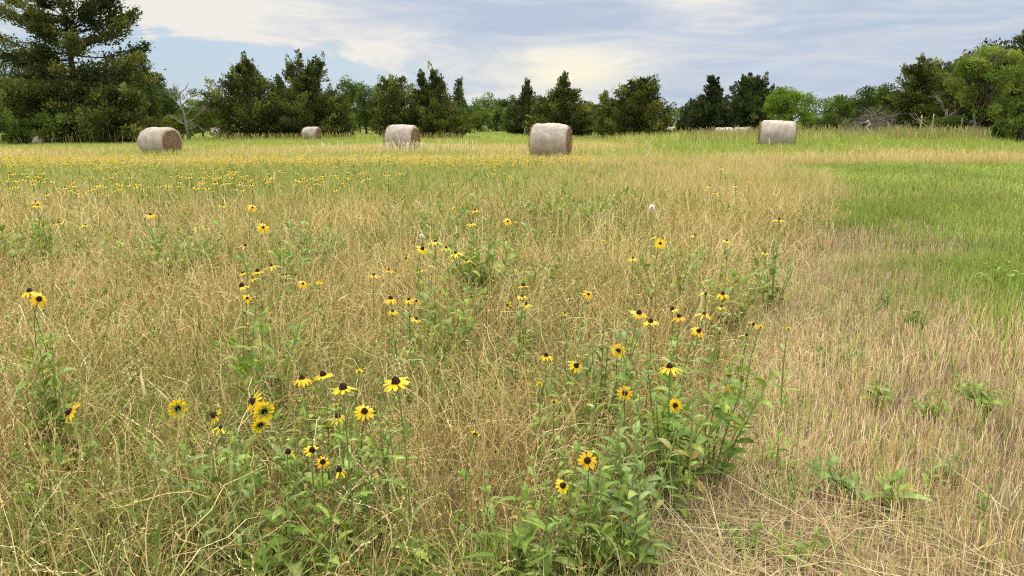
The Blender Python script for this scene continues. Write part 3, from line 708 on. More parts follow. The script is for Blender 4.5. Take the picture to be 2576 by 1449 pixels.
def leafy(name, x, Y, v_top, half_px, seed, label, n=5000, pal=LEAFG, leaf=0.2, base=0.12, nblob=34, cat='tree', group=None, H=None, flat=1.0, stems=1, blob=(0.15, 0.27), trunkr=None, upright=0.0, squash=None):
    rg = np.random.default_rng(seed)
    zb = float(tz(x, Y))
    if H is None: H = at_depth(CX, v_top, Y)[2] - zb
    Rm = half_px / FPX * Y / 1.02
    root = empty(name, (x, Y, zb)); tag(root, label, cat, group)
    z0 = base * H; cz = (z0 + H) / 2; hz = (H - z0) / 2
    # clump centres through the crown's volume
    d = unit(rg.normal(0, 1, (nblob, 3))); rr = rg.random(nblob) ** 0.42 * 0.84
    rr[:8] = np.linspace(.74, .86, 8)
    cen = d * rr[:, None] * np.array([Rm, Rm * 0.9, hz])
    taper = 1 - 0.35 * np.clip(cen[:, 2] / hz, 0, 1) ** 2 + upright * cen[:, 2] / hz
    cen[:, :2] *= taper[:, None]
    cen[:, 2] += cz
    br = rg.uniform(*blob, nblob) * (Rm + hz) * 0.5 * 1.35
    V, Q, C, cnt = [], [], [], 0
    per = np.maximum(20, n * br ** 2 / (br ** 2).sum()).astype(int)
    idx = np.repeat(np.arange(nblob), per); m = len(idx)
    dd = unit(rg.normal(0, 1, (m, 3)))
    lump = 0.65 + 0.7 * vn(dd[:, 0] * 2.2 + idx * 3.7, dd[:, 2] * 2.2 + dd[:, 1] * 1.7, seed)
    p = cen[idx] + dd * (br[idx] * rg.random(m) ** 0.45 * lump)[:, None] * np.array([1, 1, 0.72 * flat])
    p[:, 2] = np.maximum(p[:, 2], 0.02)
    ax = unit(dd * 0.6 + rg.normal(0, .7, (m, 3)) + np.array([0, 0, .1])); wv = unit(np.cross(ax, rg.normal(0, 1, (m, 3))))
    ln = leaf * rg.uniform(.6, 1.35, m)
    bc = pal[rg.integers(0, len(pal), nblob)] * rg.uniform(.75, 1.25, (nblob, 1))
    c = bc[idx] * rg.uniform(.78, 1.25, (m, 1))
    v_, q_, c_ = quads_from(p, ax, wv, ln, ln * rg.uniform(.5, .75, m), rg.normal(0, .12, m), c)
    tb = MB()
    r0 = trunkr or (0.018 * H + 0.03)
    for sN in range(stems):
        lx, ly = (rg.normal(0, .10 * Rm, 2) if stems > 1 else (0, 0))
        hs = np.linspace(0, 1, 7); wob = np.cumsum(rg.normal(0, .02 * H, (7, 2)), 0) * .5; wob -= wob[0]
        pts = np.column_stack([wob[:, 0] + lx * (1 + 3 * hs), wob[:, 1] + ly * (1 + 3 * hs), hs * H * .82])
        tb.tube(pts, r0 * (1 - .88 * hs), 7, BARK)
    for i in range(0, nblob, 2 if nblob > 40 else 1):
        f = rg.uniform(.12, .5); a = np.array([pts[int(f * 6)][0], pts[int(f * 6)][1], min(f * H * .82, cen[i][2] * 0.8)])
        ts = np.linspace(0, 1, 5)[:, None]
        ln_ = a + (cen[i] - a) * ts + np.array([0, 0, .08 * H]) * np.sin(np.pi * ts) + rg.normal(0, .012 * H, (5, 3)) * (ts > 0)
        tb.tube(ln_, (r0 * .38) * (1 - .8 * ts[:, 0]) + .008, 5, BARK)
    link('trunk', tb.mesh('trunk', [M_BARK]), root)
    link('crown', mk_mesh('crown', v_, q_, None, c_, [M_FOL], smooth=False), root)
    return root

def ux(u, Y): return (u - CX) / FPX * Y / 1.0245
J = 'junipers and cedars round the field'; B = 'broadleaf trees along the field edge'; FW = 'far trees behind the field'

# the great open-topped cedar at the left
def big_cedar():
    x, Y = ux(197, 74), 74.0; zb = float(tz(x, Y)); H = 17.0
    rg = np.random.default_rng(5)
    root = empty('cedar_tree', (x, Y, zb)); tag(root, 'tallest dark cedar, open layered top running out of the frame, bare trunk showing', 'tree', J)
    tb = MB()
    hs = np.linspace(0, 1, 14); wob = np.column_stack([-0.10 + 0.35 * (1 - hs) + 0.06 * np.sin(hs * 9), 0.1 * np.sin(hs * 7)])
    tb.tube(np.column_stack([wob, hs * H]), 0.42 * (1 - hs * .9), 10, (.07, .052, .04))
    V, Q, C, cnt = [], [], [], 0
    def spray_branch(o, d, Lb, n, sag, up, thick, rad=0.16, pal=OLIVE, bare=0.25):
        nonlocal cnt
        ts = np.linspace(0, 1, 8)[:, None]
        side = unit(np.cross(d, [0, 0, 1.0]))
        pts = o + d * Lb * ts + np.array([0, 0, 1.0]) * (-sag * np.sin(np.pi * ts) + up * ts ** 2) * Lb + side * (0.10 * Lb * np.sin(ts * rg.uniform(2, 5) + rg.uniform(0, 6)))
        tb.tube(pts, thick * (1 - .82 * ts[:, 0]), 5, (.07, .052, .04))
        s = bare + (1 - bare) * rg.random(n) ** .8
        # flat side twigs along the limb carry the foliage in layers
        tw = np.clip(rg.normal(0, .5, n), -1.2, 1.2)
        fr = s * 7; a = np.minimum(fr.astype(int), 6); b = (fr - a)[:, None]
        p = pts[a] * (1 - b) + pts[a + 1] * b
        wid = rad * Lb * (0.35 + 0.9 * np.sin(np.pi * np.clip(s, 0, 1) ** .8))
        p = p + side * (tw * wid)[:, None] + d * (np.abs(tw) * wid * .5)[:, None] + rg.normal(0, 1, (n, 3)) * np.array([.24, .24, .24]) * (0.7 + 0.07 * Lb)
        p[:, 2] += 0.05 * rg.normal(0, 1, n)
        p[:, 2] = np.maximum(p[:, 2], .03)
        ax = unit(d * .6 + side * tw[:, None] * .6 + rg.normal(0, .5, (n, 3)) + np.array([0, 0, .28])); wv = unit(np.cross(ax, rg.normal(0, 1, (n, 3))))
        ln = rg.uniform(.18, .46, n); c = pal[rg.integers(0, len(pal))] * rg.uniform(.8, 1.25) * rg.uniform(.75, 1.25, (n, 1))
        v_, q_, c_ = quads_from(p, ax, wv, ln, ln * rg.uniform(.34, .55, n), rg.normal(0, .12, n), c)
        V.append(v_); Q.append(q_ + cnt); C.append(c_); cnt += len(v_)
    def tr(h): return np.array([np.interp(h / H, hs, wob[:, 0]), np.interp(h / H, hs, wob[:, 1]), h])
    # dense skirt, up to about half height
    for i in range(190):
        h = rg.uniform(.4, 6.4); ph = rg.uniform(0, 6.283)
        Rr = 6.9 * (1 - 0.06 * abs(h - 4)) * (0.74 + .45 * vn(ph * 1.3 + 3, h * .6, 8)) * (1.0 if h < 5.4 else 0.82)
        # the foot of the crown lifts at the right
        el = -0.10 + .06 * h / 8 + rg.normal(0, .10)
        d = unit(np.array([math.cos(ph), math.sin(ph), el]))
        spray_branch(tr(h + .4), d, Rr, 330, .02, .06, .07, .17)
    # open tiers higher up
    for h in np.concatenate([np.linspace(7.2, 16.8, 30)]):
        ph = rg.uniform(0, 6.283)
        Rr = np.interp(h, [8, 10, 11.6, 13.2, 15, 17], [4.2, 4.0, 4.6, 4.6, 3.6, .8]) * rg.uniform(.45, 1.0)
        el = rg.uniform(-.08, .42)
        d = unit(np.array([math.cos(ph), math.sin(ph) * .9, el]))
        spray_branch(tr(h - .3), d, Rr, int(170 + 70 * Rr), rg.uniform(-.04, .08), rg.uniform(.02, .26), .050, .20, bare=.34)
    # the long tiers seen against the sky: left low, left high, right, and the raised right-hand tips
    for (h, ph, Rr, el, nn) in ((7.4, 3.1, 6.6, .02, 500), (7.0, .05, 6.6, .05, 500), (8.2, -.9, 5.6, .1, 500), (9.4, -1.6, 4.2, .12, 450), (10.8, -.5, 5.0, .2, 450), (11.8, -2.4, 5.0, .15, 450), (14.0, .2, 3.8, .25, 350), (8.6, 3.20, 7.2, .10, 420), (10.6, 3.35, 6.8, .20, 420), (11.4, 3.0, 7.4, .06, 450), (9.4, -.2, 6.6, .10, 480), (10.4, .15, 6.2, .16, 480), (9.8, -.05, 5.4, .42, 300), (12.2, .1, 5.2, .22, 380), (13.0, 3.3, 4.6, .2, 350), (7.9, 2.9, 6.6, .0, 420), (8.4, .2, 6.9, -.02, 450), (9.2, .3, 6.6, .36, 300)):
        spray_branch(tr(h), unit(np.array([math.cos(ph), math.sin(ph), el])), Rr, int(nn * 1.6), .05, .14, .09, .17, bare=.34)
    link('trunk', tb.mesh('trunk', [M_BARK]), root)
    link('crown', mk_mesh('crown', np.concatenate(V), np.concatenate(Q), None, np.concatenate(C), [M_CED], smooth=False), root)
big_cedar()
cedar('juniper', ux(300, 68), 68, 236, 82, 21, 'rounded olive juniper standing before the right foot of the tallest cedar', 8000, 'dome', spray=.30, group=J)
leafy('leafy_shrub', ux(165, 68), 68, 262, 78, 22, 'bright green broadleaf shrub under the tallest cedar, left of the rounded juniper', 5200, LEAFG, .22, .02, 30, 'shrub', stems=3)
leafy('broadleaf_tree', ux(20, 92), 92, 70, 80, 23, 'tall blue-green tree behind the tallest cedar at the left border', 7500, np.array(LEAFG) * .8, .26, .05, 46, group=B)
leafy('broadleaf_tree', ux(-15, 64), 64, 182, 42, 24, 'pale green young tree at the extreme left border, half out of frame', 4200, PALEG, .2, .04, 30, group=B)
leafy('broadleaf_tree', ux(70, 88), 88, 130, 70, 25, 'mid-green tree showing between the left border and the tallest cedar', 6000, LEAFG, .26, .05, 40, group=B)
leafy('leafy_shrub', ux(35, 63), 63, 292, 40, 26, 'low dark shrub at the foot of the pale young tree at the left border', 2600, LEAFG * .9, .2, .0, 20, 'shrub', stems=3)
cedar('cedar_tree', ux(372, 96), 96, 148, 72, 27, 'blue-green cedar rising behind the right side of the tallest cedar', 7500, 'broad', pal=BLUISH, group=J, leaders=((0, 0, 1.0), (.13, 0, .8)))
leafy('broadleaf_tree', ux(418, 92), 92, 208, 46, 28, 'rounded green tree between the tallest cedar and the dead grey tree', 5000, LEAFG * .9, .24, .03, 34, group=B)
leafy('broadleaf_tree', ux(508, 112), 112, 218, 52, 29, 'round-topped green tree directly behind the dead grey tree', 6000, LEAFG * 1.1, .26, .03, 44, group=B, blob=(.12, .2))
leafy('leafy_shrub', ux(440, 84), 84, 293, 52, 30, 'bright low bush at the foot of the dead grey tree', 3600, PALEG, .2, .0, 26, 'shrub', stems=3)
cedar('cedar_tree', ux(622, 83), 83, 150, 96, 31, 'single-pointed broad cedar right of the dead tree', 10500, 'cone', group=J, bare0=.01, leaders=((0, 0, 1.0),), pal=OLIVE * .95)
cedar('cedar_tree', ux(712, 88), 88, 196, 40, 32, 'small pointed cedar squeezed between the single-pointed and the twin-topped cedar', 3500, 'cone', group=J, pal=OLIVE * .9)
cedar('cedar_tree', ux(782, 84), 84, 126, 116, 33, 'large twin-topped cedar behind a small bale', 14000, 'cone', group=J, bare0=.01, leaders=((-.10, 0, 1.0), (.10, 0, .95), (.0, .0, .8)), pal=OLIVE * .95)
leafy('broadleaf_tree', ux(876, 135), 135, 188, 36, 34, 'slim dark tree directly behind the right shoulder of the twin-topped cedar', 3800, LEAFG * .75, .3, .03, 30, group=B)
leafy('broadleaf_tree', ux(922, 140), 140, 186, 46, 35, 'tall airy tree midway between the twin-topped and the double-pointed cedar', 4200, LEAFG * .9, .3, .03, 34, group=B)
leafy('broadleaf_tree', ux(962, 138), 138, 196, 34, 36, 'pale loose-crowned tree touching the left side of the double-pointed cedar', 3000, PALEG * .9, .3, .05, 26, group=B)
cedar('cedar_tree', ux(995, 91), 91, 205, 58, 37, 'flat-topped cedar joined to the left side of the double-pointed cedar', 6500, 'dome', group=J, pal=OLIVE * 1.05)
cedar('cedar_tree', ux(1082, 90), 90, 177, 88, 38, 'double-pointed cedar behind the bale with foxtail grass', 11500, 'cone', group=J, bare0=.01, leaders=((.06, 0, 1.0), (-.10, 0, .97)), pal=OLIVE * .9)
cedar('pine_tree', ux(1156, 170), 170, 206, 24, 39, 'lone slim blue-green pine right of the double-pointed cedar', 2600, 'cone', pal=BLUISH * 1.2, spray=.5, group=FW)
for (u, v, hw, sd, lb, pal) in ((1192, 246, 30, 40, 'low bright tree right of the slim pine', LEAFG * 1.15), (1228, 224, 26, 41, 'airy light green tree behind the farthest white bale', PALEG), (1262, 226, 26, 42, 'dark rounded tree right of the airy light green tree', LEAFG * .8), (1290, 236, 22, 43, 'narrow tree left of the slender dark cedar', LEAFG)):
    leafy('far_tree', ux(u, 190), 190, v, hw, sd, lb, 2600, pal, .42, .0, 28, group=FW)
cedar('cedar_tree', ux(1325, 132), 132, 211, 38, 44, 'slender dark cedar left of the cedar behind the largest bale', 5000, 'cone', pal=BLUISH * .85, spray=.4, group=J)
cedar('juniper', ux(1300, 140), 140, 262, 26, 45, 'low dark juniper at the left foot of the slender cedar', 2500, 'dome', pal=OLIVE * .8, spray=.4, group=J)
cedar('cedar_tree', ux(1418, 112), 112, 196, 70, 46, 'spire-topped cedar rising behind the largest bale', 9500, 'cone', pal=OLIVE, spray=.38, group=J)
cedar('juniper', ux(1358, 118), 118, 258, 30, 47, 'rounded juniper left of the spire-topped cedar', 3000, 'dome', pal=OLIVE * .9, spray=.36, group=J)
leafy('far_tree', ux(1482, 150), 150, 248, 30, 48, 'pale green tree between the spire-topped cedar and the feathery tree', 2800, PALEG, .34, .0, 26, group=FW)
leafy('broadleaf_tree', ux(1532, 140), 140, 222, 42, 49, 'feathery spreading tree leaning out left of the dense egg-shaped cedar', 2600, PALEG * .8, .34, .12, 22, group=B, blob=(.09, .18))
cedar('cedar_tree', ux(1606, 96), 96, 207, 66, 50, 'dense egg-shaped cedar standing alone right of the largest bale', 11500, 'dome', pal=OLIVE * .85, group=J)
cedar('juniper', ux(1548, 100), 100, 262, 42, 51, 'low juniper hugging the left side of the egg-shaped cedar', 4200, 'dome', pal=OLIVE * .95, group=J)
cedar('cedar_tree', ux(1784, 108), 108, 193, 50, 52, 'steeple-shaped dark cedar with ragged tiers, behind the hidden far bales', 5200, 'cone', pal=BLUISH * .7, spray=.42, group=J)
cedar('juniper', ux(1882, 104), 104, 187, 62, 53, 'many-stemmed spreading juniper left of the lime green tree', 6500, 'oval', pal=BLUISH * .95, spray=.40, group=J, leaders=((0, 0, 1.0), (-.16, 0, .86), (.14, 0, .9), (.06, .1, .95)))
leafy('broadleaf_tree', ux(1985, 74), 74, 206, 70, 54, 'lime green bushy tree just behind the bale on the rise', 10500, BRIGHT, .155, .06, 52, group=B, blob=(.10, .2), stems=3, upright=.1)
leafy('broadleaf_tree', ux(2108, 100), 100, 232, 36, 55, 'small airy tree standing free left of the brush pile', 2600, LEAFG, .24, .06, 24, group=B)
leafy('leafy_shrub', ux(2085, 92), 92, 282, 36, 56, 'dark low thicket under the small airy tree', 2200, LEAFG * .8, .22, .0, 18, 'shrub', stems=3)
leafy('broadleaf_tree', ux(2175, 96), 96, 212, 42, 57, 'rounded green tree behind the left half of the brush pile', 4200, LEAFG * .85, .25, .03, 34, group=B)
leafy('broadleaf_tree', ux(2222, 92), 92, 200, 40, 58, 'taller green tree against the left flank of the big right-hand cedar', 4200, LEAFG * .9, .25, .03, 34, group=B)
cedar('cedar_tree', ux(2310, 82), 82, 153, 92, 59, 'big broad cedar behind the fence posts', 12000, 'broad', pal=OLIVE * .9, group=J, leaders=((0, 0, 1.0), (.12, 0, .93), (-.10, 0, .9)))
leafy('broadleaf_tree', ux(2462, 54), 54, 104, 104, 60, 'light green spreading tree with a slim bare lower trunk near the right border', 17000, PALEG * 1.12, .14, .26, 60, group=B, blob=(.10, .19), trunkr=.12)
leafy('broadleaf_tree', ux(2556, 58), 58, 150, 60, 61, 'deeper green tree between the light green spreading tree and the right border', 11000, PALEG * .85, .15, .05, 46, group=B)
cedar('cedar_tree', ux(2606, 64), 64, -30, 150, 62, 'huge dark cedar leaning in from beyond the right border', 24000, 'cone', pal=OLIVE * .85, spray=.28, group=J)
leafy('leafy_shrub', ux(2530, 47), 47, 298, 44, 63, 'dark thicket at the foot of the trees near the right border', 4200, LEAFG * .9, .16, .0, 26, 'shrub', stems=4)
leafy('leafy_shrub', ux(2395, 60), 60, 286, 44, 64, 'mid-green thicket between the fence posts and the slim trunk', 3600, LEAFG, .18, .0, 24, 'shrub', stems=4)
leafy('leafy_shrub', ux(2575, 44), 44, 250, 40, 65, 'green bush reaching out of the frame at the right border', 3600, PALEG * .8, .14, .0, 24, 'shrub', stems=4)

rg0 = np.random.default_rng(321)
for (u, v, hw, Y) in ((860, 232, 30, 160), (905, 238, 30, 165), (950, 228, 28, 158), (1175, 262, 26, 172), (1210, 258, 26, 168), (1250, 252, 26, 176), (1280, 262, 26, 165), (1395, 250, 28, 170), (1450, 256, 30, 168), (1505, 262, 30, 160), (1470, 270, 26, 150), (1835, 268, 28, 160), (1930, 262, 28, 150), (2035, 288, 24, 150), (2060, 290, 24, 140), (2140, 250, 30, 120), (2200, 240, 30, 115), (450, 262, 30, 140), (485, 268, 28, 145), (545, 262, 26, 140), (1160, 270, 22, 160)):
    leafy('far_tree', ux(u, Y), Y, v + rg0.uniform(-5, 5), hw * 1.25, 700 + u, 'bushy low tree in the unbroken green line behind the cedars', 2400, (LEAFG, PALEG * .85, LEAFG * 1.2)[u % 3], .36, .0, 24, group='bushy line behind the cedars')

# dead and bare wood
def branches(mb, p, d, L_, r, depth, rg, c, spread=.6, up=.05):
    k = 5; pts = [np.array(p, float)]; dd = np.array(d, float)
    for i in range(k):
        dd = unit(dd + rg.normal(0, .13, 3) + np.array([0, 0, up])); pts.append(pts[-1] + dd * L_ / k)
    rr = r * np.linspace(1, .55 if depth else .25, k + 1)
    mb.tube(pts, rr, 5, np.array(c) * rg.uniform(.85, 1.15))
    if depth:
        for j in range(rg.integers(2, 5)):
            i = rg.integers(2, k + 1); nd = unit(dd + rg.normal(0, spread, 3))
            branches(mb, pts[i], nd, L_ * rg.uniform(.5, .8), rr[i] * .62, depth - 1, rg, c, spread, up)
rg = np.random.default_rng(17)
Y = 80; x = ux(466, Y); root = empty('dead_tree', (x, Y, float(tz(x, Y)))); tag(root, 'leafless silver-grey dead tree with forked bare limbs', 'tree')
mb = MB(); GREY = (.27, .24, .215)
mb.tube([(0.2, 0, 0), (.1, 0, 1.6), (-.1, 0, 3.0), (-.35, 0, 4.4), (-.6, 0, 5.6)], [.17, .14, .10, .07, .03], 7, GREY)
link('trunk', mb.mesh('trunk', [M_BARK]), root)
for (h, d, l) in ((2.0, (.9, .1, .35), 2.2), (2.6, (.7, .2, .6), 2.3), (3.2, (-.7, -.1, .6), 1.6), (3.6, (.6, -.2, .8), 1.8), (4.3, (-.6, .1, .7), 1.5), (1.3, (.95, -.1, .12), 2.2), (4.6, (.5, .1, .9), 1.2), (1.8, (-.8, .2, .25), 1.3)):
    mb = MB(); branches(mb, (np.interp(h, [0, 1.6, 3, 4.4, 5.6], [.2, .1, -.1, -.35, -.6]), 0, h), unit(np.array(d)), l, .075, 2, rg, GREY, .55)
    link('limb', mb.mesh('limb', [M_BARK]), root)
Y = 88; x = ux(1062, Y); root = empty('dead_sapling', (x, Y + 2, float(tz(x, Y)))); tag(root, 'thin bare grey snag poking up left of the double-pointed cedar', 'tree')
mb = MB(); branches(mb, (0, 0, 0), (0.05, 0, 1), 4.2, .07, 0, rg, GREY); branches(mb, (.1, 0, 3.6), (-.1, 0, 1), 3.0, .05, 2, rg, GREY, .5)
link('trunk', mb.mesh('trunk', [M_BARK]), root)
Y = 57; x = ux(2462, Y); root = empty('half_dead_tree', (x, Y, float(tz(x, Y)))); tag(root, 'sparse half-bare tree top poking above the light green tree', 'tree')
mb = MB(); branches(mb, (0, 0, 0), (0, 0, 1), 4.5, .12, 0, rg, (.2, .17, .14))
for k in range(9): branches(mb, (rg.normal(0, .1), 0, rg.uniform(3.2, 4.6)), unit(np.array([rg.normal(0, .6), rg.normal(0, .3), .8])), rg.uniform(1.8, 2.9), .05, 2, rg, (.2, .17, .14), .55)
link('trunk', mb.mesh('trunk', [M_BARK]), root)
n = 420; p = np.column_stack([rg.normal(.3, .9, n), rg.normal(0, .6, n), rg.uniform(5.0, 6.9, n)]); ax = unit(rg.normal(0, 1, (n, 3))); wv = unit(np.cross(ax, rg.normal(0, 1, (n, 3)))); ln = rg.uniform(.12, .25, n)
v_, q_, c_ = quads_from(p, ax, wv, ln, ln * .55, rg.normal(0, .1, n), LEAFG[rg.integers(0, 4, n)])
link('crown', mk_mesh('crown', v_, q_, None, c_, [M_FOL], smooth=False), root)
# brush pile
Y = 57; x = ux(2195, Y); z = float(tz(x, Y)); root = empty('brush_pile', (x, Y, z)); tag(root, 'tangled heap of cut grey branches on the rise before the trees', 'brush pile')
mb = MB()
for k in range(240):
    bx = rg.normal(0, 1.15); by = rg.normal(0, .7); hmax = 1.75 * math.exp(-(bx / 1.5) ** 2) + .35
    a = rg.uniform(0, 6.283); branches(mb, (bx, by, rg.uniform(.1, hmax)), unit(np.array([math.cos(a), math.sin(a) * .7, rg.normal(.12, .28)])), rg.uniform(.5, 1.6), rg.uniform(.008, .026), 1, rg, (.19, .16, .14), .5, .02)
link('twigs', mb.mesh('twigs', [M_BARK]), root)
Y = 53; x = ux(2196, Y); root = empty('fallen_branch', (x, Y, float(tz(x, Y)))); tag(root, 'pale curled fallen branch lying in front of the brush pile', 'branch')
mb = MB(); mb.tube([(-.55, 0, 1.25), (-.35, 0, 1.42), (-.22, 0, 1.2), (-.38, 0, .95), (-.28, 0, .72), (.05, 0, .5), (.5, 0, .42), (1.0, .1, .3), (1.9, .2, .35)], [.03, .045, .05, .055, .06, .055, .05, .04, .02], 7, (.50, .40, .32))
mb.tube([(.4, 0, .44), (.55, 0, .7), (.48, 0, .95)], [.04, .035, .015], 6, (.46, .37, .30)); link('limb', mb.mesh('limb', [M_BARK]), root)
Y = 63; x = ux(2372, Y); root = empty('dead_limb', (x, Y, float(tz(x, Y)))); tag(root, 'crooked bare limbs arching between the fence posts and the slim trunk', 'tree')
mb = MB(); mb.tube([(-1.1, 0, 0), (-.7, 0, .8), (-.1, 0, 1.5), (.3, 0, 2.1), (.2, 0, 2.7)], [.1, .09, .07, .06, .03], 6, (.3, .25, .21))
for (p_, d_) in (((.3, 0, 2.1), (.9, 0, .5)), ((.2, 0, 2.5), (-.9, 0, .5)), ((-.1, 0, 1.5), (.8, .1, .7)), ((-.7, 0, .8), (-.6, 0, .9))): branches(mb, p_, unit(np.array(d_)), 1.5, .05, 2, rg, (.3, .25, .21), .5)
link('trunk', mb.mesh('trunk', [M_BARK]), root)

# fence posts
for (u, vt, Y, r, lab, c) in ((2317, 289, 55, .055, 'pale wooden fence post in the weeds, left of the thinner post', (.40, .34, .27)), (2346, 286, 50, .042, 'thinner leaning grey fence post right of the pale post', (.36, .31, .26)), (2419, 297, 54, .045, 'short fence post before the thicket left of the slim trunk', (.30, .26, .21))):
    x = ux(u, Y); z = float(tz(x, Y)); h = at_depth(CX, vt, Y)[2] - z
    mb = MB(); k = 7; t = np.linspace(0, 1, k)
    mb.tube(np.column_stack([.03 * t + .008 * np.sin(t * 9), .01 * t, h * t - .1 * (1 - t)]), r * (1 + .12 * np.sin(t * 13) - .15 * t), 8, c)
    o = link('fence_post', mb.mesh('fence_post', [M_BARK]), None, (x, Y, z)); tag(o, lab, 'fence post', 'old fence posts at the tree line')

# far woods that close the horizon
rg = np.random.default_rng(99)
n = 52000; a = rg.uniform(-.95, .95, n); y = 255 + rg.uniform(0, 22, n); x = a * y
hh = 5.2 + 2.6 * fbm(x / 16, y * 0, 4) + 1.6 * vn(x / 5, y * 0, 5) + 8 * ss(.35, .8, np.abs(a + .1))
z = tz(x, y) + hh * rg.random(n) ** .75
p = np.column_stack([x, y, z]); ax = unit(rg.normal(0, 1, (n, 3)) + np.array([0, 0, .3])); wv = unit(np.cross(ax, rg.normal(0, 1, (n, 3)))); ln = rg.uniform(.5, 1.1, n)
cl = vn(x / 4, z / 2.5, 14)[:, None]
c = LEAFG[rg.integers(0, 4, n)] * (.8 + .5 * cl)
v_, q_, c_ = quads_from(p, ax, wv, ln, ln * .7, rg.normal(0, .1, n), c)
tag(link('distant_woods', mk_mesh('distant_woods', v_, q_, None, c_, [M_FOL], smooth=False)), 'low distant woods closing the horizon behind the field', 'woods', kind='stuff')

# ------------------------------------------------------------------ round hay bales
def bale(u, vt, Y, D, Ln, a_deg, side, seed, label, fringe=True, roll=0.0, sink=0.0):
    rg = np.random.default_rng(seed)
    x = ux(u, Y); ztop = CAMH + (307 - vt) / FPX * Y / 1.0245; z = min(ztop - D * .97, float(tz(x, Y)) + .02)
    v = unit(np.array([-x, -Y, 0.0])); r = np.array([-v[1], v[0], 0.0]) ; r = r if r[0] > 0 else -r
    a = R(a_deg); nrm = math.cos(a) * v + math.sin(a) * side * r
    root = empty('hay_bale', (x, Y, z), math.atan2(nrm[1], nrm[0])); tag(root, label, 'hay bale', 'round hay bales on the field')
    root.rotation_euler = (0, roll, math.atan2(nrm[1], nrm[0]))
    R0 = D / 2; nu, nth = 40, 96
    uu = np.linspace(-1, 1, nu); th = np.linspace(0, 2 * np.pi, nth, endpoint=False)
    edge = (1 - np.abs(uu) ** 9 * .16 - np.abs(uu) ** 40 * .05)
    U, TH = np.meshgrid(uu, th, indexing='ij')
    lump = .036 * (vn(U * 2.2 + seed, np.cos(TH) * 1.5 + np.sin(TH) * 2.1 + 4, seed) - .5) * 2 + .014 * (vn(U * 7 + 2, np.cos(TH) * 4 + np.sin(TH) * 5 + 9, seed + 1) - .5) * 2 + .006 * np.sin(U * 21 + seed) 
    rad = R0 * (edge[:, None] + lump)
    def shape(Xl, ca, sa, rad):
        yy = rad * ca * 1.035; zz = rad * sa
        zz = np.where(zz < -R0 * .84, -R0 * .84 + (zz + R0 * .84) * .25, zz)
        zz = np.where(zz > 0, zz * (1 - .025 * np.cos(Xl / (Ln / 2) * 2.2 + seed)), zz)
        return np.stack([Xl, yy, zz + R0 * .88], -1)
    V = shape(U * Ln / 2, np.cos(TH), np.sin(TH), rad).reshape(-1, 3)
    i = (np.arange(nu - 1)[:, None] * nth) + np.arange(nth)[None, :]; j = (np.arange(nu - 1)[:, None] * nth) + (np.arange(nth)[None, :] + 1) % nth
    Q = np.stack([i, j, j + nth, i + nth], -1).reshape(-1, 4)
    link('net_wrap', mk_mesh('net_wrap', V, Q, None, None, [M_NET]), root)
    for sg in (1, -1):
        nr = 22; rr = np.linspace(0, 1, nr); RR, T2 = np.meshgrid(rr, th, indexing='ij')
        er = rad[-1 if sg > 0 else 0]
        bul = .05 * np.sin(np.clip(RR, 0, 1) * np.pi / 2 + np.pi / 2) + .028 * np.sin(RR * 34 + T2) * (RR < .96) + .03 * (vn(RR * np.cos(T2) * 9 + 20, RR * np.sin(T2) * 9 + 20, seed + 3) - .5)
        Xl = sg * (Ln / 2 + bul * (RR < .985) - .004)
        W = shape(Xl, np.cos(T2), np.sin(T2), RR * er[None, :]).reshape(-1, 3)
        i = (np.arange(nr - 1)[:, None] * nth) + np.arange(nth)[None, :]; j = (np.arange(nr - 1)[:, None] * nth) + (np.arange(nth)[None, :] + 1) % nth
        Q = np.stack([i, j, j + nth, i + nth], -1).reshape(-1, 4)
        ef = link('hay_end', mk_mesh('hay_end', W, Q, None, None, [M_HAY]), root)
        if fringe:
            n = 900; q = rg.random(n) ** .5 * .93; t2 = rg.uniform(0, 2 * np.pi, n)
            b = shape(np.full(n, sg * (Ln / 2 + .02)), np.cos(t2), np.sin(t2), q * R0)
            ax = unit(np.stack([np.full(n, sg * .45), rg.normal(0, 1, n), rg.normal(0, 1, n)], -1)); wv = unit(np.cross(ax, rg.normal(0, 1, (n, 3))))
            ln = rg.uniform(.04, .15, n)
            v_, q_, c_ = quads_from(b, ax, wv, ln, np.full(n, .014), rg.normal(0, .1, n), pick(np.zeros(n), rg, straw=np.array([[.30, .19, .09], [.42, .30, .16], [.20, .12, .06]])))
            link('loose_hay', mk_mesh('loose_hay', v_, q_, None, c_, [M_GRASS], smooth=False), ef)
    if fringe:   # weeds growing up against the foot
        pass
    return root
bale(398, 317, 41, 1.62, 1.68, 44, 1, 1, 'net-wrapped round bale showing a broad brown hay end, below the tallest cedar')
bale(782, 314.5, 75, 1.42, 1.5, 60, 1, 2, 'smaller pale bale before the twin-topped cedar, hay end turned right', sink=.1)
bale(1011, 311, 45, 1.62, 1.66, 66, 1, 3, 'grey-white round bale ringed by cream foxtail heads')
bale(1386, 306.5, 35, 1.62, 1.68, 78, 1, 4, 'largest and nearest round bale, barrel side on, at the edge of the yellow flowers')
bale(1955, 301, 43, 1.64, 1.85, 86, -1, 5, 'whitish round bale half sunk in tall weeds on the rise', roll=R(-3.0))
bale(1220, 313.5, 205, 1.6, 1.75, 74, 1, 6, 'tiny far white bale before the airy light green tree', False)
bale(1334, 315, 128, 1.6, 1.7, 70, 1, 7, 'far bale almost hidden behind the left side of the largest bale', False)
bale(540, 314, 130, 1.6, 1.75, 76, -1, 8, 'far pale bale half hidden by the left skirt of the single-pointed cedar', False)
bale(97, 322, 67.2, .95, 1.1, 40, 1, 9, 'shaded bale peeping out of the weeds beneath the tallest cedar', False)
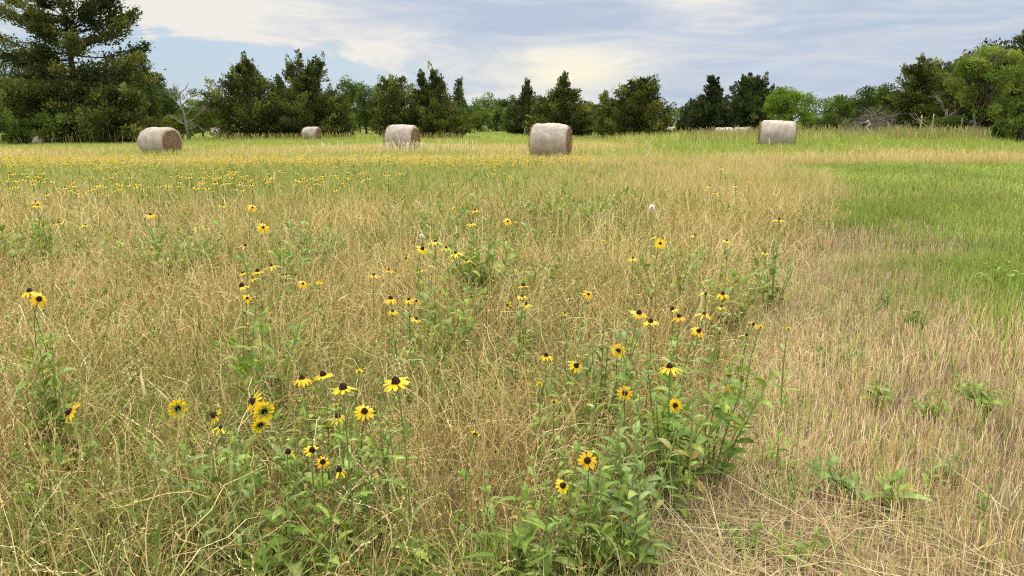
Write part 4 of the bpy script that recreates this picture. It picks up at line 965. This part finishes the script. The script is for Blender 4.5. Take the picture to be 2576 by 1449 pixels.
bale(1683, 317, 125, 1.6, 1.7, 74, 1, 10, 'white bale top showing right of the egg-shaped cedar, leftmost of four above the rise', False)
bale(1736, 316.5, 112, 1.6, 1.7, 66, 1, 11, 'bale top behind rusty grass in front of the steeple-shaped cedar', False)
bale(1822, 319, 78, 1.6, 1.75, 78, -1, 12, 'low bale top behind rusty grass, under the many-stemmed juniper', False)
bale(1869, 318.5, 76, 1.6, 1.75, 58, 1, 13, 'low bale top behind rusty grass, nearest to the bale on the rise', False)
# ------------------------------------------------------------------ flowers
YEL = np.array([.90, .60, .010]); CONEC = (.030, .012, .008); SG = np.array([.13, .20, .05])
def petals_mesh(mb, nP, rin, Lp, W, droop, rg, m=0, gaps=None, sl=4):
    tone = np.array([1, 1, 1]) if rg.random() > .3 else np.array([[.92, .80, 1], [1.0, 1.06, 2.2], [.95, .90, 1]][rg.integers(0, 3)])
    for k in range(nP):
        an = 2 * np.pi * k / nP + rg.normal(0, .09)
        if gaps is not None and not gaps(an): continue
        l = Lp * rg.uniform(.86, 1.1); w = W * rg.uniform(.85, 1.12); dr = droop + rg.normal(0, .16)
        t = np.linspace(0, 1, sl + 1); th = -(dr * (0.35 + .65 * t))
        d = np.stack([np.cos(th), np.sin(th)], 1) * l / sl
        P = np.vstack([[rin, 0], np.array([rin, 0]) + np.cumsum(d[:-1], 0)])
        wp = w * .5 * np.array([.45, .85, 1.0, .92, .42]) if sl == 4 else w * .5 * np.interp(t, [0, .3, .6, .85, 1], [.45, .9, 1, .85, .4])
        tw = rg.normal(0, .25)
        ca, sa = math.cos(an), math.sin(an)
        rows = []
        for s_, zz in ((1, tw * .3), (0, -.12), (-1, -tw * .3)):
            rows.append(np.stack([P[:, 0] * ca - s_ * wp * sa, P[:, 0] * sa + s_ * wp * ca, P[:, 1] + zz * wp], 1))
        V = np.stack(rows, 1).reshape(-1, 3); i = np.arange(sl) * 3
        Q = np.vstack([np.stack([i, i + 1, i + 4, i + 3], 1), np.stack([i + 1, i + 2, i + 5, i + 4], 1)])
        c = YEL * tone * rg.uniform(.86, 1.1); C = np.tile(c, (len(V), 1)); C[:3] *= np.array([.85, .62, .8])
        mb.add(V, Q, None, C, m)
def cone_mesh(mb, r, h, rg, m=0, n1=7, n2=12):
    ph = np.linspace(0, np.pi / 2 * .98, n1); th = np.arange(n2) * 2 * np.pi / n2
    rad = r * np.cos(ph) ** .75; z = h * np.sin(ph) - h * .18
    V = np.stack([rad[:, None] * np.cos(th), rad[:, None] * np.sin(th), np.repeat(z[:, None], n2, 1)], -1)
    V = V * (1 + rg.normal(0, .045, V.shape[:2]))[..., None]
    i = np.arange(n1 - 1)[:, None] * n2; j = np.arange(n2)[None, :]; k = (j + 1) % n2
    Q = np.stack([i + j, i + k, i + k + n2, i + j + n2], -1).reshape(-1, 4)
    top = (n1 - 1) * n2; Vt = np.vstack([V.reshape(-1, 3), [0, 0, h * .84]])
    T = [[top + q, top + (q + 1) % n2, n1 * n2] for q in range(n2)]
    C = np.tile(np.asarray(CONEC), (len(Vt), 1)) * rg.uniform(.6, 1.6, (len(Vt), 1))
    mb.add(Vt, Q, T, C, m)
def sepals(mb, r, rg, m=0):
    for k in range(10):
        an = k * .628 + rg.normal(0, .1)
        mb.leaf((.25 * r * math.cos(an), .25 * r * math.sin(an), -.004), an, -.1, r * rg.uniform(.55, .8), r * .20, .7, np.array([.24, .34, .085]), m)
def look(axis, spin):
    q = Vector(axis).to_track_quat('Z', 'Y').to_matrix().to_4x4()
    return q @ Matrix.Rotation(spin, 4, 'Z')
POSE = {  # axis of the head (x right, y away, z up), droop of petals, number of petals
    's': ((.0, .0, 1), .95, 11), 'w': ((.05, -.06, 1), .42, 11), 'f': ((.0, -.95, .38), .18, 12), 'l': ((-.75, -.35, .55), .55, 11), 'r': ((.6, -.5, .7), .55, 11),
    'b': ((-.45, .9, .12), .15, 13), 'd': ((.1, -.05, 1), 1.15, 7), 'c': ((.15, -.2, 1), -1.15, 10), 't': ((.3, -.55, .8), .6, 11)}
LEAFC = np.array([[.20, .28, .048], [.15, .23, .040], [.26, .34, .064], [.22, .285, .080], [.17, .26, .036]])
def stem_curve(base, head, axis, k=8):
    base, head, axis = map(lambda q: np.asarray(q, float), (base, head, axis)); L_ = np.linalg.norm(head - base)
    c1 = base + np.array([0, 0, .45 * L_]); c2 = head - axis / np.linalg.norm(axis) * .28 * L_
    t = np.linspace(0, 1, k)[:, None]
    return (1 - t) ** 3 * base + 3 * (1 - t) ** 2 * t * c1 + 3 * (1 - t) * t * t * c2 + t ** 3 * head
def flower(u, v, wpx, pose, seed, label, group, hide=None):
    rg = np.random.default_rng(1000 + seed)
    a, b, c = ray(u, v); dn = math.sqrt(a * a + b * b + c * c)
    diam = .080; rng_ = diam * FPX / wpx
    small = pose in 'cd' or wpx < 20
    t = rng_ / dn
    h = CAMH + c * t - float(tz(a * t, b * t)); hmin, hmax = (.50 if v > 900 else .54), .76
    if small: hmin, hmax = max(hmin, .42), .80
    hc = min(max(h, hmin), hmax)
    for _ in range(6):
        t = (CAMH - hc - float(tz(a * t, b * t))) / -c
    px_, py_, pz_ = a * t, b * t, CAMH + c * t
    diam = wpx / FPX * t * dn if not pose == 'l' else wpx / FPX * t * dn * 1.15
    diam = min(max(diam, .030), .105)
    ax, droop, nP = POSE[pose]; ax = np.array(ax) + rg.normal(0, .10, 3)
    if ax[0] > 0 and pose in 'wsd' and rg.random() < .5: ax[0] *= -1
    zg = float(tz(px_, py_)); hh = pz_ - zg
    bx, by = px_ - ax[0] * .12 + rg.normal(0, .03), py_ + rg.uniform(.0, .06)
    root = empty('black_eyed_susan', (bx, by, float(tz(bx, by)) - .01), 0); tag(root, label, 'flower', group)
    o = np.array([bx, by, float(tz(bx, by)) - .01]); head = np.array([px_, py_, pz_]) - o
    S = stem_curve((0, 0, 0), head, ax)
    mb = MB(); mb.tube(S, np.linspace(.0032, .0021, 8), 6, SG * rg.uniform(.9, 1.15)); link('stem', mb.mesh('stem', [M_STEM]), root)
    mb = MB()
    for k in range(rg.integers(10, 17)):
        f = rg.uniform(.10, .82); q = S[int(f * 7)]; mb.leaf(q, rg.uniform(0, 6.28), rg.uniform(.3, 1.0), rg.uniform(.055, .125) * (1.25 - .75 * f), rg.uniform(.016, .030), rg.uniform(.5, 1.3), LEAFC[rg.integers(0, 5)] * rg.uniform(.85, 1.15))
    link('leaves', mb.mesh('leaves', [M_LEAF]), root)
    M = Matrix.Translation(head) @ look(ax, rg.uniform(0, 6.28))
    r = diam / 2 * (.98 if wpx >= 30 else 1.2); eff = max(.55, math.cos(droop * .75)) if droop > 0 else .8
    cr = .0136 * (diam / .08) ** .6 * (.82 if wpx < 30 else 1)
    if wpx < 30 and pose in 'swd': droop = .55; ax = ax + np.array([0, -.22, 0])
    mb = MB(); gaps = None
    if (pose == 'd' and wpx >= 22) or (pose in 'sw' and rg.random() < .22):
        g0 = rg.uniform(0, 6.28); gaps = lambda an: math.cos(an - g0) > -.55
    petals_mesh(mb, nP + int(rg.integers(-1, 3)), cr * .8, (r / eff - cr * .8) * (1 if pose != 'c' else .62), .0125 * diam / .08, droop, rg, 0, gaps)
    p = link('petals', mb.mesh('petals', [M_PETAL]), root); p.matrix_local = M
    mb = MB(); cone_mesh(mb, cr, cr * (1.65 if pose not in 'cf' else 1.0), rg); p = link('flower_cone', mb.mesh('flower_cone', [M_CONE]), root); p.matrix_local = M
    mb = MB(); sepals(mb, r * (.9 if pose in 'bc' else .7), rg); p = link('sepals', mb.mesh('sepals', [M_LEAF]), root); p.matrix_local = M
    return root
G1 = 'black-eyed susans standing in the dry meadow'
FL = [
 (74,733,34,'s','upper flower of the lone pair high at the left border, petals hanging like a skirt'),
 (98,752,36,'r','lower flower of the lone pair high at the left border, tipped to the right'),
 (176,1036,44,'l','solitary ragged flower low near the left border, its missing petals leaving one side bare'),
 (447,1027,46,'b','nodding flower seen from behind on a pale arching stem'),
 (541,1045,40,'l','flower facing left with black cone jutting out sideways, right of the nodding one'),
 (556,1076,26,'d','two-petalled wilting flower under the one whose cone juts left'),
 (637,1010,46,'l','bright flower tipped left, topmost above the leafy sprawl at lower left'),
 (664,1035,54,'b','wide yellow flower seen from below, just under the bright left-tipped one'),
 (655,1068,46,'b','spent flower with thin drooping petals beneath the wide back-turned one'),
 (760,953,44,'s','drooping flower starting the row of big flowers left of the centre'),
 (813,944,50,'w','flat-spread flower second in the row of big flowers'),
 (863,977,62,'w','big wide flower in the middle of the row, above small buds'),
 (904,937,24,'c','half-opened yellow flower on a thin stalk between two big ones'),
 (996,962,70,'w','largest flower of all with tall dark cone, standing alone on a long dark stem'),
 (917,1035,48,'t','tattered flower with petals fallen to the right, below the row'),
 (850,1048,38,'d','small drooping flower left of the tattered one'),
 (845,1022,18,'c','tiny yellow bud above the small drooping flower'),
 (785,1133,38,'w','faded flower lying level in the grass at the right of the lower left leaf clump'),
 (725,1138,34,'d','nearly bare flower with black cone left of the faded level one'),
 (812,1162,32,'t','orange-tinged flower low in the grass below the faded level one'),
 (853,1183,34,'d','lowest crumpled flower in the right tail of the lower left clump'),
 (1195,1094,32,'c','lone half-closed flower with upright petals low in the middle of the grass'),
 (1374,895,32,'s','drooping flower with dark round cone, leftmost of the row of four at right centre'),
 (1449,920,42,'t','flower tilted right with petals swept down, second of the row of four at right centre'),
 (1555,882,38,'f','open flower facing forward like a small sun, highest at right centre'),
 (1357,968,22,'c','small unopened flower below the leftmost drooping one at right centre'),
 (1572,988,40,'f','flower partly covered by a leaf in the middle of the right centre group'),
 (1684,924,50,'s','perfect skirted flower on a clear stem, rightmost tall bloom of the right centre group'),
 (1699,1020,36,'f','narrow-petalled starry flower facing forward under the skirted bloom'),
 (1394,1011,20,'c','small yellow bud amid leaves left of the right centre clump'),
 (1478,1158,48,'f','round open flower facing forward in front of the big leafy clump'),
 (1415,1222,40,'r','lowest flower with dangling petals, left foot of the big leafy clump'),
 (1838,978,20,'r','sideways flower on a nodding stem at the meadow edge'),
 (1607,788,42,'w','level flower, first of the mid-field cluster right of centre'),
 (1637,810,40,'w','wide flower in front of the level one, lowest left of the mid-field cluster'),
 (1691,778,34,'w','flower with upright dark cone at the top of the mid-field cluster'),
 (1708,797,34,'s','drooping flower just under the top of the mid-field cluster'),
 (1775,740,24,'s','small drooping flower, left of the upper pair right of the mid-field cluster'),
 (1818,740,30,'s','drooping flower with tilted petals, right of the upper pair right of the mid-field cluster'),
 (1815,772,18,'s','small flower hanging straight below the upper pair'),
 (1771,790,28,'d','rumpled flower lacking a clear cone, right of the mid-field cluster'),
 (1757,833,34,'t','tilted flower over dark leaves, lowest of the mid-field cluster'),
 (1895,816,22,'s','flower nearest the mown edge beyond the mid-field cluster'),
 (1878,843,22,'d','washed-out flower below the one nearest the mown edge'),
 (1913,824,16,'c','tiny yellow bloom right of the one nearest the mown edge'),
 (1983,828,14,'c','tiny outlying bloom farthest right by the mown strip'),
 (983,752,34,'s','dark-coned flower leading the small central mid-field group'),
 (1028,754,28,'w','left of two touching flowers in the central mid-field group'),
 (1047,757,20,'r','right of two touching flowers in the central mid-field group'),
 (988,783,26,'w','flat flower below the dark-coned leader of the central group'),
 (1047,803,26,'w','lowest flower of the central mid-field group, on a long stem'),
 (1317,719,34,'w','topmost of a small stack of blooms in the middle distance at centre'),
 (1313,746,24,'w','second bloom down in the stack at centre'),
 (1278,768,18,'l','dark-coned bloom at the left foot of the stack at centre'),
 (1323,766,26,'w','level bloom at the right foot of the stack at centre'),
 (1480,740,24,'t','single tilted bloom between the central stack and the mid-field cluster'),
 (1605,739,14,'d','faint small bloom straight above the level first flower of the mid-field cluster'),
 (1421,787,12,'d','tiny withered bloom in bare grass right of the central stack'),
 (608,720,38,'w','widest flower of the left mid-field cluster, level petals'),
 (648,683,32,'w','upper middle flower of the left mid-field cluster'),
 (638,700,18,'d','dim flower between the widest and the upper middle flower of the left cluster'),
 (610,687,18,'w','small faint flower at the upper left of the left mid-field cluster'),
 (683,669,28,'d','frayed brownish flower at the upper right of the left mid-field cluster'),
 (622,750,22,'t','low flower under the widest one in the left mid-field cluster'),
 (720,692,14,'d','petal-less dark cone standing right of the left mid-field cluster'),
 (762,714,20,'r','pale flower in grass right of the petal-less cone'),
 (803,716,24,'c','sideways yellow petals with no visible cone, right end of the left cluster'),
 (940,692,26,'s','lower flower of the pair left of the bright central trio'),
 (978,680,22,'s','upper flower of the pair left of the bright central trio'),
 (1055,680,18,'d','dull flower below the bright central trio'),
 (1022,650,18,'l','small left-turned flower below the bright central trio'),
 (1062,626,32,'t','brightest, left flower of the bright central trio'),
 (1095,608,28,'s','topmost skirted flower over the bright central trio'),
 (1122,624,26,'s','middle flower of the bright central trio with spread petals'),
 (1146,637,28,'s','right flower of the bright central trio, petals hanging'),
 (1174,656,18,'d','ragged flower below the right of the bright central trio'),
 (1090,669,16,'d','faded flower over the leaves under the bright central trio'),
 (1186,562,20,'s','lower dark-coned flower of the loose central pair in the far dry grass'),
 (1195,529,20,'w','upper level flower of the loose central pair in the far dry grass'),
 (1143,526,12,'r','small flower at the upper left of the loose central pair'),
 (1277,557,20,'t','orange-tinted flower right of the loose central pair'),
 (1297,560,12,'c','tiny bloom touching the orange-tinted flower'),
 (662,572,26,'t','leaning flower on a leafy stalk in the far left dry grass'),
 (617,618,24,'d','messy flower left of and below the leaning one in the far left dry grass'),
 (635,522,20,'r','small right-leaning flower beyond the leaning one'),
 (560,517,16,'w','small level flower left of the small right-leaning one'),
 (378,540,26,'w','twin-looking flower above a green leaf patch at far left'),
 (497,570,16,'s','left of two small blooms right of the green leaf patch at far left'),
 (519,574,14,'w','right of two small blooms right of the green leaf patch at far left'),
 (148,561,18,'w','small bloom with level petals near the left border'),
 (109,566,14,'c','tiny bloom left of the level one near the left border'),
 (214,566,14,'s','tiny hanging bloom right of the level one near the left border'),
 (95,517,24,'w','larger of two stacked blooms at the left just before the flowering strip'),
 (89,507,14,'d','dark upper one of two stacked blooms at the left just before the flowering strip'),
 (1592,650,22,'s','lone flower in dry grass below the white seed puff'),
 (1642,596,18,'w','flower above and left of the orange one, below the white seed puff'),
 (1661,612,26,'f','orange-yellow flower facing forward below the white seed puff'),
 (1749,592,20,'s','skirted flower right of the orange-yellow one'),
 (1828,606,18,'w','dark-coned bloom over a stalky weed, left of the dark bushy weed'),
 (1925,636,16,'w','low bloom at the left foot of the dark bushy weed'),
 (1960,553,26,'w','clear open flower crowning the dark bushy weed by the mown edge'),
 (1518,608,12,'c','tiny yellow tip at centre right in the far dry grass'),
 (1800,485,16,'w','largest of the sparse far blooms before the rise'),
 (1785,468,14,'w','bloom just above the largest of the sparse far blooms'),
 (1850,468,11,'w','small sparse bloom right of the two before the rise'),
 (1884,456,10,'w','rightmost of the three sparse blooms in line before the rise'),
 (1815,424,11,'w','farthest bloom by itself below the rise'),
 (1950,488,11,'w','faint single bloom left of the mown green strip'),
 (902,545,12,'d','tiny bloom by itself in the middle far dry grass'),
]
for k, (u, v, w_, p, lab) in enumerate(FL): flower(u, v, w_, p, k, lab, G1)

# small flowers of the green strip: each one a thing, four shapes
G2 = 'flowers of the green strip beyond the dry grass'
protos = []
for k in range(5):
    rg = np.random.default_rng(500 + k); mb = MB()
    ax = np.array([rg.normal(0, .25), rg.normal(-.2, .2), 1.0]); h = .56
    S = stem_curve((0, 0, 0), (rg.normal(0, .03), 0, h), ax, 6); mb.tube(S, np.full(6, .004), 4, SG, 2)
    for q in range(5): mb.leaf(S[rg.integers(1, 5)], rg.uniform(0, 6.28), .7, rg.uniform(.07, .12), .028, .9, LEAFC[rg.integers(0, 5)], 2)
    hd = MB(); petals_mesh(hd, 9, .010, .038, .017, (.3, .9, .5, .2, .7)[k], rg, 0, None, 3); cone_mesh(hd, .014, .022, rg, 1, 4, 8)
    M = np.array(Matrix.Translation(S[-1]) @ look(ax, 0)); V = np.concatenate(hd.V); V = V @ M[:3, :3].T + M[:3, 3]
    hv = 0
    mb.V.append(V); mb.Q += [q_ + mb.n for q_ in hd.Q]; mb.T += [t_ + mb.n for t_ in hd.T]; mb.C += hd.C; mb.qm += hd.qm; mb.tm += hd.tm; mb.n += len(V)
    protos.append(mb.mesh('black_eyed_susan', [M_PETAL, M_CONE, M_LEAF]))
rg = np.random.default_rng(77); placed = 0
while placed < 190:
    u = rg.uniform(0, 1330); v = rg.uniform(426, 487)
    cl = vn(u / 90, v / 14, 51) * .6 + vn(u / 35, v / 7, 52) * .4
    lim = .46 + .16 * ss(500, 1250, u) - .06 * (1 - ss(0, 250, u)) + .10 * ss(470, 487, v)
    if cl < lim: continue
    a, b, c = ray(u, v); t = (CAMH - .55 + .06) / -c
    for _ in range(5): t = (CAMH - .55 - float(tz(a * t, b * t))) / -c
    x, y = a * t, b * t
    o = bpy.data.objects.new('black_eyed_susan', protos[rg.integers(0, 5)]); col.objects.link(o)
    s = rg.uniform(.70, .98); o.location = (x, y, float(tz(x, y)) + rg.normal(0, .03)); o.scale = (s, s, rg.uniform(.92, 1.12)); o.rotation_euler = (0, 0, rg.uniform(-1.2, 1.2))
    tag(o, 'small yellow flower with dark centre in the leafy green strip of the meadow', 'flower', G2); placed += 1

# ------------------------------------------------------------------ leafy weeds
def weed(u, v, h, seed, label, nst=5, spread=.12, lf=.085, toothed=False, grey=0.0, lean=(0, 0), name='leafy_weed', buds=True, dens=1.0, dark=1.0):
    rg = np.random.default_rng(3000 + seed)
    a, b, c = ray(u, v); t = (CAMH - h) / -c
    for _ in range(6): t = (CAMH - h - float(tz(a * t, b * t))) / -c
    x, y = a * t - lean[0], b * t - lean[1]; z = float(tz(x, y)) - .01
    root = empty(name, (x, y, z)); tag(root, label, 'weed', 'broadleaf weeds in the grass')
    sm, lm, bm = MB(), MB(), MB()
    for k in range(nst):
        ph = rg.uniform(0, 6.28); rr = spread * rg.random() ** .6; hh = h * (1.0 if k == 0 else rg.uniform(.55, 1.0))
        top = np.array([math.cos(ph) * rr + lean[0], math.sin(ph) * rr + lean[1], hh]) if k else np.array([lean[0], lean[1], hh])
        base = np.array([math.cos(ph) * rr * .35, math.sin(ph) * rr * .35, 0])
        S = stem_curve(base, top, unit(top - base) + np.array([0, 0, .5]), 9)
        sm.tube(S, np.linspace(.0042, .002, 9) * (.7 + .5 * h), 5, np.array([.20, .27, .08]) * rg.uniform(.85, 1.15))
        nl = int((4 + hh * 15) * dens); ph0 = rg.uniform(0, 6.28)
        for q in range(nl):
            f = .12 + .86 * (q + rg.random() * .5) / nl; i = min(int(f * 8), 7); fr = f * 8 - i
            P = S[i] * (1 - fr) + S[i + 1] * fr
            l = lf * (1.2 - .62 * f) * rg.uniform(.55, 1.4)
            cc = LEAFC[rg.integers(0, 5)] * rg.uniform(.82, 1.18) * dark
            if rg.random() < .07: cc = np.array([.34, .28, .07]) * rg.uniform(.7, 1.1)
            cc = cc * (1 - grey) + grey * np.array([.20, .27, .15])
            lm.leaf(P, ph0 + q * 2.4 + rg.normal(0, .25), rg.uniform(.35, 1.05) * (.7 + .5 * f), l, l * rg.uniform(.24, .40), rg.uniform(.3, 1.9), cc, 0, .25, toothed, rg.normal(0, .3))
        if buds:
            for q in range(7): lm.leaf(S[-1], q * .9 + rg.normal(0, .2), 1.0 + rg.normal(0, .2), .022 + .012 * rg.random(), .006, .5, np.array([.22, .31, .08]))
    link('stem', sm.mesh('stem', [M_STEM]), root); link('leaves', lm.mesh('leaves', [M_LEAF]), root)
    return root
WD = [
 (95,830,.62,'bushy-leaved weed under the lone pair of flowers at the left border',dict(nst=5,spread=.16,lf=.10)),
 (130,905,.50,'lower leafy weed left of centre-left border, below the lone pair',dict(nst=3,spread=.12,lf=.09)),
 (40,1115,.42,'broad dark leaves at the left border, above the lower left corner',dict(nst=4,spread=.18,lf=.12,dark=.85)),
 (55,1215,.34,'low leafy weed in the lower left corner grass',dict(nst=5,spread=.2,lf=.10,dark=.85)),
 (120,1290,.28,'trailing leafy weed in the lower left corner, right of the low one',dict(nst=4,spread=.2,lf=.09)),
 (365,1092,.56,'pale budded sprig leaning out to the left over the dry grass',dict(nst=2,spread=.03,lf=.09,grey=.3,lean=(-.24,.02))),
 (470,1140,.44,'leafy weed between the leaning sprig and the lower left clump',dict(nst=4,spread=.12,lf=.11)),
 (590,1090,.56,'pale green upright weed with bud under the left-facing flower',dict(nst=5,spread=.14,lf=.11,grey=.2)),
 (650,1150,.46,'big-leaved weed in the middle of the lower left clump',dict(nst=6,spread=.18,lf=.13)),
 (720,1240,.40,'large-leaved weed at the front of the lower left clump',dict(nst=6,spread=.17,lf=.14)),
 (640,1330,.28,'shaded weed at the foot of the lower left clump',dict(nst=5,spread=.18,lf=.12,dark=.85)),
 (760,1005,.60,'leafy stems under the first flower of the row left of the centre',dict(nst=4,spread=.12,lf=.09)),
 (850,1030,.58,'leafy stems under the middle of the row of big flowers',dict(nst=6,spread=.18,lf=.10)),
 (975,1030,.56,'leaf rosette on the stem below the largest flower',dict(nst=4,spread=.14,lf=.10)),
 (900,1110,.44,'broad-leaved weed low between the row of big flowers and the lone half-closed flower',dict(nst=5,spread=.18,lf=.11)),
 (1225,1195,.46,'upright weed left in the lower centre clump',dict(nst=5,spread=.13,lf=.11)),
 (1320,1230,.44,'pointed-leaved weed right in the lower centre clump',dict(nst=6,spread=.15,lf=.13)),
 (1300,1340,.26,'weed with one long leaf at the bottom of the lower centre clump',dict(nst=5,spread=.13,lf=.13,dark=.9)),
 (1460,1085,.58,'tall leafy weed at the left back of the big leafy clump',dict(nst=6,spread=.16,lf=.10)),
 (1520,1130,.54,'dense weed forming the heart of the big leafy clump',dict(nst=7,spread=.22,lf=.095)),
 (1600,1055,.60,'weed with long grey-green leaves at the right back of the big leafy clump',dict(nst=6,spread=.16,lf=.13,grey=.3)),
 (1560,1225,.38,'drooping big-leaved weed at the front of the big leafy clump',dict(nst=6,spread=.19,lf=.125)),
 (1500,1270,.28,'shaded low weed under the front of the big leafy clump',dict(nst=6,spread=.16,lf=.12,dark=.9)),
 (1640,1300,.16,'creeping clover-like weed at the right foot of the big leafy clump',dict(nst=9,spread=.16,lf=.05,buds=False)),
 (1500,975,.62,'leafy stems between the tilted flower and the leaf-covered one',dict(nst=5,spread=.17,lf=.09)),
 (1610,960,.62,'leafy stems behind the leaf-covered flower',dict(nst=5,spread=.16,lf=.09,grey=.2)),
 (1745,985,.60,'weed with upright leaf right of the starry flower',dict(nst=4,spread=.14,lf=.10)),
 (1690,850,.62,'dark leafy patch under the mid-field cluster of flowers',dict(nst=7,spread=.30,lf=.10)),
 (1790,870,.58,'dark leafy stems near the mown edge right of the mid-field cluster',dict(nst=7,spread=.28,lf=.09,dark=.9)),
 (1520,790,.58,'grey-green leafy patch left of the mid-field cluster',dict(nst=6,spread=.25,lf=.09,grey=.4)),
 (640,775,.58,'leafy weed below the left mid-field cluster',dict(nst=6,spread=.25,lf=.11)),
 (1120,690,.60,'dark leafy patch below the bright central trio',dict(nst=8,spread=.35,lf=.10)),
 (1250,575,.62,'wide green patch of weeds below the orange-tinted flower',dict(nst=12,spread=.75,lf=.13)),
 (1190,585,.60,'dark leaves under the loose central pair',dict(nst=7,spread=.35,lf=.11,dark=.9)),
 (1958,590,.68,'dark bushy weed standing at the edge of the mown strip',dict(nst=8,spread=.26,lf=.11)),
 (1830,630,.58,'stalky weed left of the dark bushy weed',dict(nst=7,spread=.32,lf=.10)),
 (1690,615,.58,'leafy weed under the orange-yellow flower',dict(nst=7,spread=.32,lf=.10)),
 (410,560,.60,'green leaf patch at far left in the dry grass',dict(nst=12,spread=.7,lf=.13)),
 (690,600,.58,'leafy stalks around the leaning flower in the far left dry grass',dict(nst=7,spread=.35,lf=.11)),
 (100,535,.60,'green patch below the two stacked blooms at the left',dict(nst=12,spread=.7,lf=.13)),
 (780,540,.60,'arching leafy weed in the far dry grass at left centre',dict(nst=9,spread=.6,lf=.13,grey=.2)),
 (1080,500,.58,'thin green patch before the flowering strip at centre',dict(nst=12,spread=.9,lf=.14)),
 (1410,470,.58,'green patch at the right end of the flowering strip',dict(nst=14,spread=1.2,lf=.15)),
 (2085,1140,.20,'sprawling pale weed with long leaves in the mown stubble',dict(nst=4,spread=.10,lf=.11,grey=.35,lean=(-.05,0))),
 (2160,1200,.13,'trailing stem of leaves right of the sprawling pale weed',dict(nst=4,spread=.13,lf=.08,grey=.2)),
 (2245,1205,.15,'low weed with one long flat leaf pointing right in the stubble',dict(nst=3,spread=.06,lf=.14)),
 (2385,1140,.15,'round-leaved weed at the right in the stubble',dict(nst=7,spread=.13,lf=.06,grey=.3,buds=False)),
 (2345,1180,.12,'small two-leaved sprout left of and below the round-leaved weed',dict(nst=2,spread=.04,lf=.06,buds=False)),
 (2490,1225,.16,'small erect sprout near the right border in the stubble',dict(nst=3,spread=.05,lf=.05)),
 (2205,955,.16,'bright sprout in the stubble, left of three in a row',dict(nst=4,spread=.09,lf=.09)),
 (2345,985,.15,'bushy sprout in the stubble, middle of three in a row',dict(nst=6,spread=.13,lf=.08)),
 (2485,965,.19,'tallest sprout in the stubble, right of three in a row',dict(nst=7,spread=.14,lf=.10)),
 (2408,945,.12,'tiny pale sprout between the middle and tallest sprouts',dict(nst=2,spread=.05,lf=.06)),
 (2298,765,.20,'small dark weed where the stubble turns green',dict(nst=6,spread=.14,lf=.10,dark=.85)),
 (2235,735,.16,'small dark weed left of where the stubble turns green',dict(nst=4,spread=.11,lf=.09,dark=.85)),
 (2510,655,.26,'spreading weed in the green grass near the right border',dict(nst=8,spread=.40,lf=.12)),
 (2110,860,.16,'thin green tuft of leaves in stubble beside the tall grass',dict(nst=7,spread=.2,lf=.07)),
 (1960,1085,.22,'single upright leaf pair at the meadow edge in cut straw',dict(nst=2,spread=.04,lf=.10)),
 (1990,1180,.20,'fine ferny green weed left of the sprawling pale weed',dict(nst=12,spread=.2,lf=.035,buds=False)),
 (1900,1330,.10,'small green weed beside the bare patch of soil',dict(nst=6,spread=.14,lf=.06)),
 (2010,1340,.12,'low grassy green weed right of the bare patch of soil',dict(nst=7,spread=.16,lf=.07)),
 (1580,1400,.10,'ferny low weed at the bottom edge under the big leafy clump',dict(nst=10,spread=.12,lf=.04,buds=False)),
 (1060,1330,.24,'jagged-leaved thistle rosette at the bottom edge, left of the lower centre clump',dict(nst=7,spread=.22,lf=.13,toothed=True,buds=False,dark=.9)),
 (930,1320,.26,'jagged-leaved thistle at the bottom edge, left of the rosette',dict(nst=6,spread=.2,lf=.12,toothed=True,buds=False)),
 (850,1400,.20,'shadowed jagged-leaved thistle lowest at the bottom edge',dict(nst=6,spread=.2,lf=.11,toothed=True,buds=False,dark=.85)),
]
for k, (u, v, h, lab, kw) in enumerate(WD):
    if v < 900 and h > .45 and u != 1958: h += .08; kw = dict(kw, nst=int(kw['nst'] * 1.6), lf=kw['lf'] * 1.2)
    elif v >= 900 and u < 1900: kw = dict(kw, lf=kw['lf'] * .78, spread=kw['spread'] * 1.25); h = h * .98
    weed(u, v, h, k, lab, **kw)

# white seed puffs
def puff(u, v, h, d, label, seed):
    rg = np.random.default_rng(seed); a, b, c = ray(u, v); t = (CAMH - h) / -c
    for _ in range(6): t = (CAMH - h - float(tz(a * t, b * t))) / -c
    x, y = a * t, b * t; root = empty('seed_puff', (x, y, float(tz(x, y)))); tag(root, label, 'seed head', 'white seed puffs')
    mb = MB(); S = stem_curve((.03, 0, 0), (0, 0, h), (0, 0, 1)); mb.tube(S, .003, 5, (.28, .25, .11)); link('stem', mb.mesh('stem', [M_STEM]), root)
    n = 420; dd = unit(rg.normal(0, 1, (n, 3))); wv = unit(np.cross(dd, rg.normal(0, 1, (n, 3))))
    v_, q_, c_ = quads_from(np.array([0, 0, h]) + dd * d * .12, dd, wv, np.full(n, d * .38), np.full(n, .005), np.zeros(n), np.tile([.96, .95, .90], (n, 1)))
    link('seed_fluff', mk_mesh('seed_fluff', v_, q_, None, c_, [M_PUFF], smooth=False), root)
puff(1640, 521, .74, .068, 'round white seed puff on a tall stem in the dry grass, right of centre', 1)
puff(1061, 594, .60, .04, 'ragged pale seed puff above the bright central trio of flowers', 2)
puff(1187, 491, .56, .045, 'faint pale seed puff in the grass before the flowering strip at centre', 3)
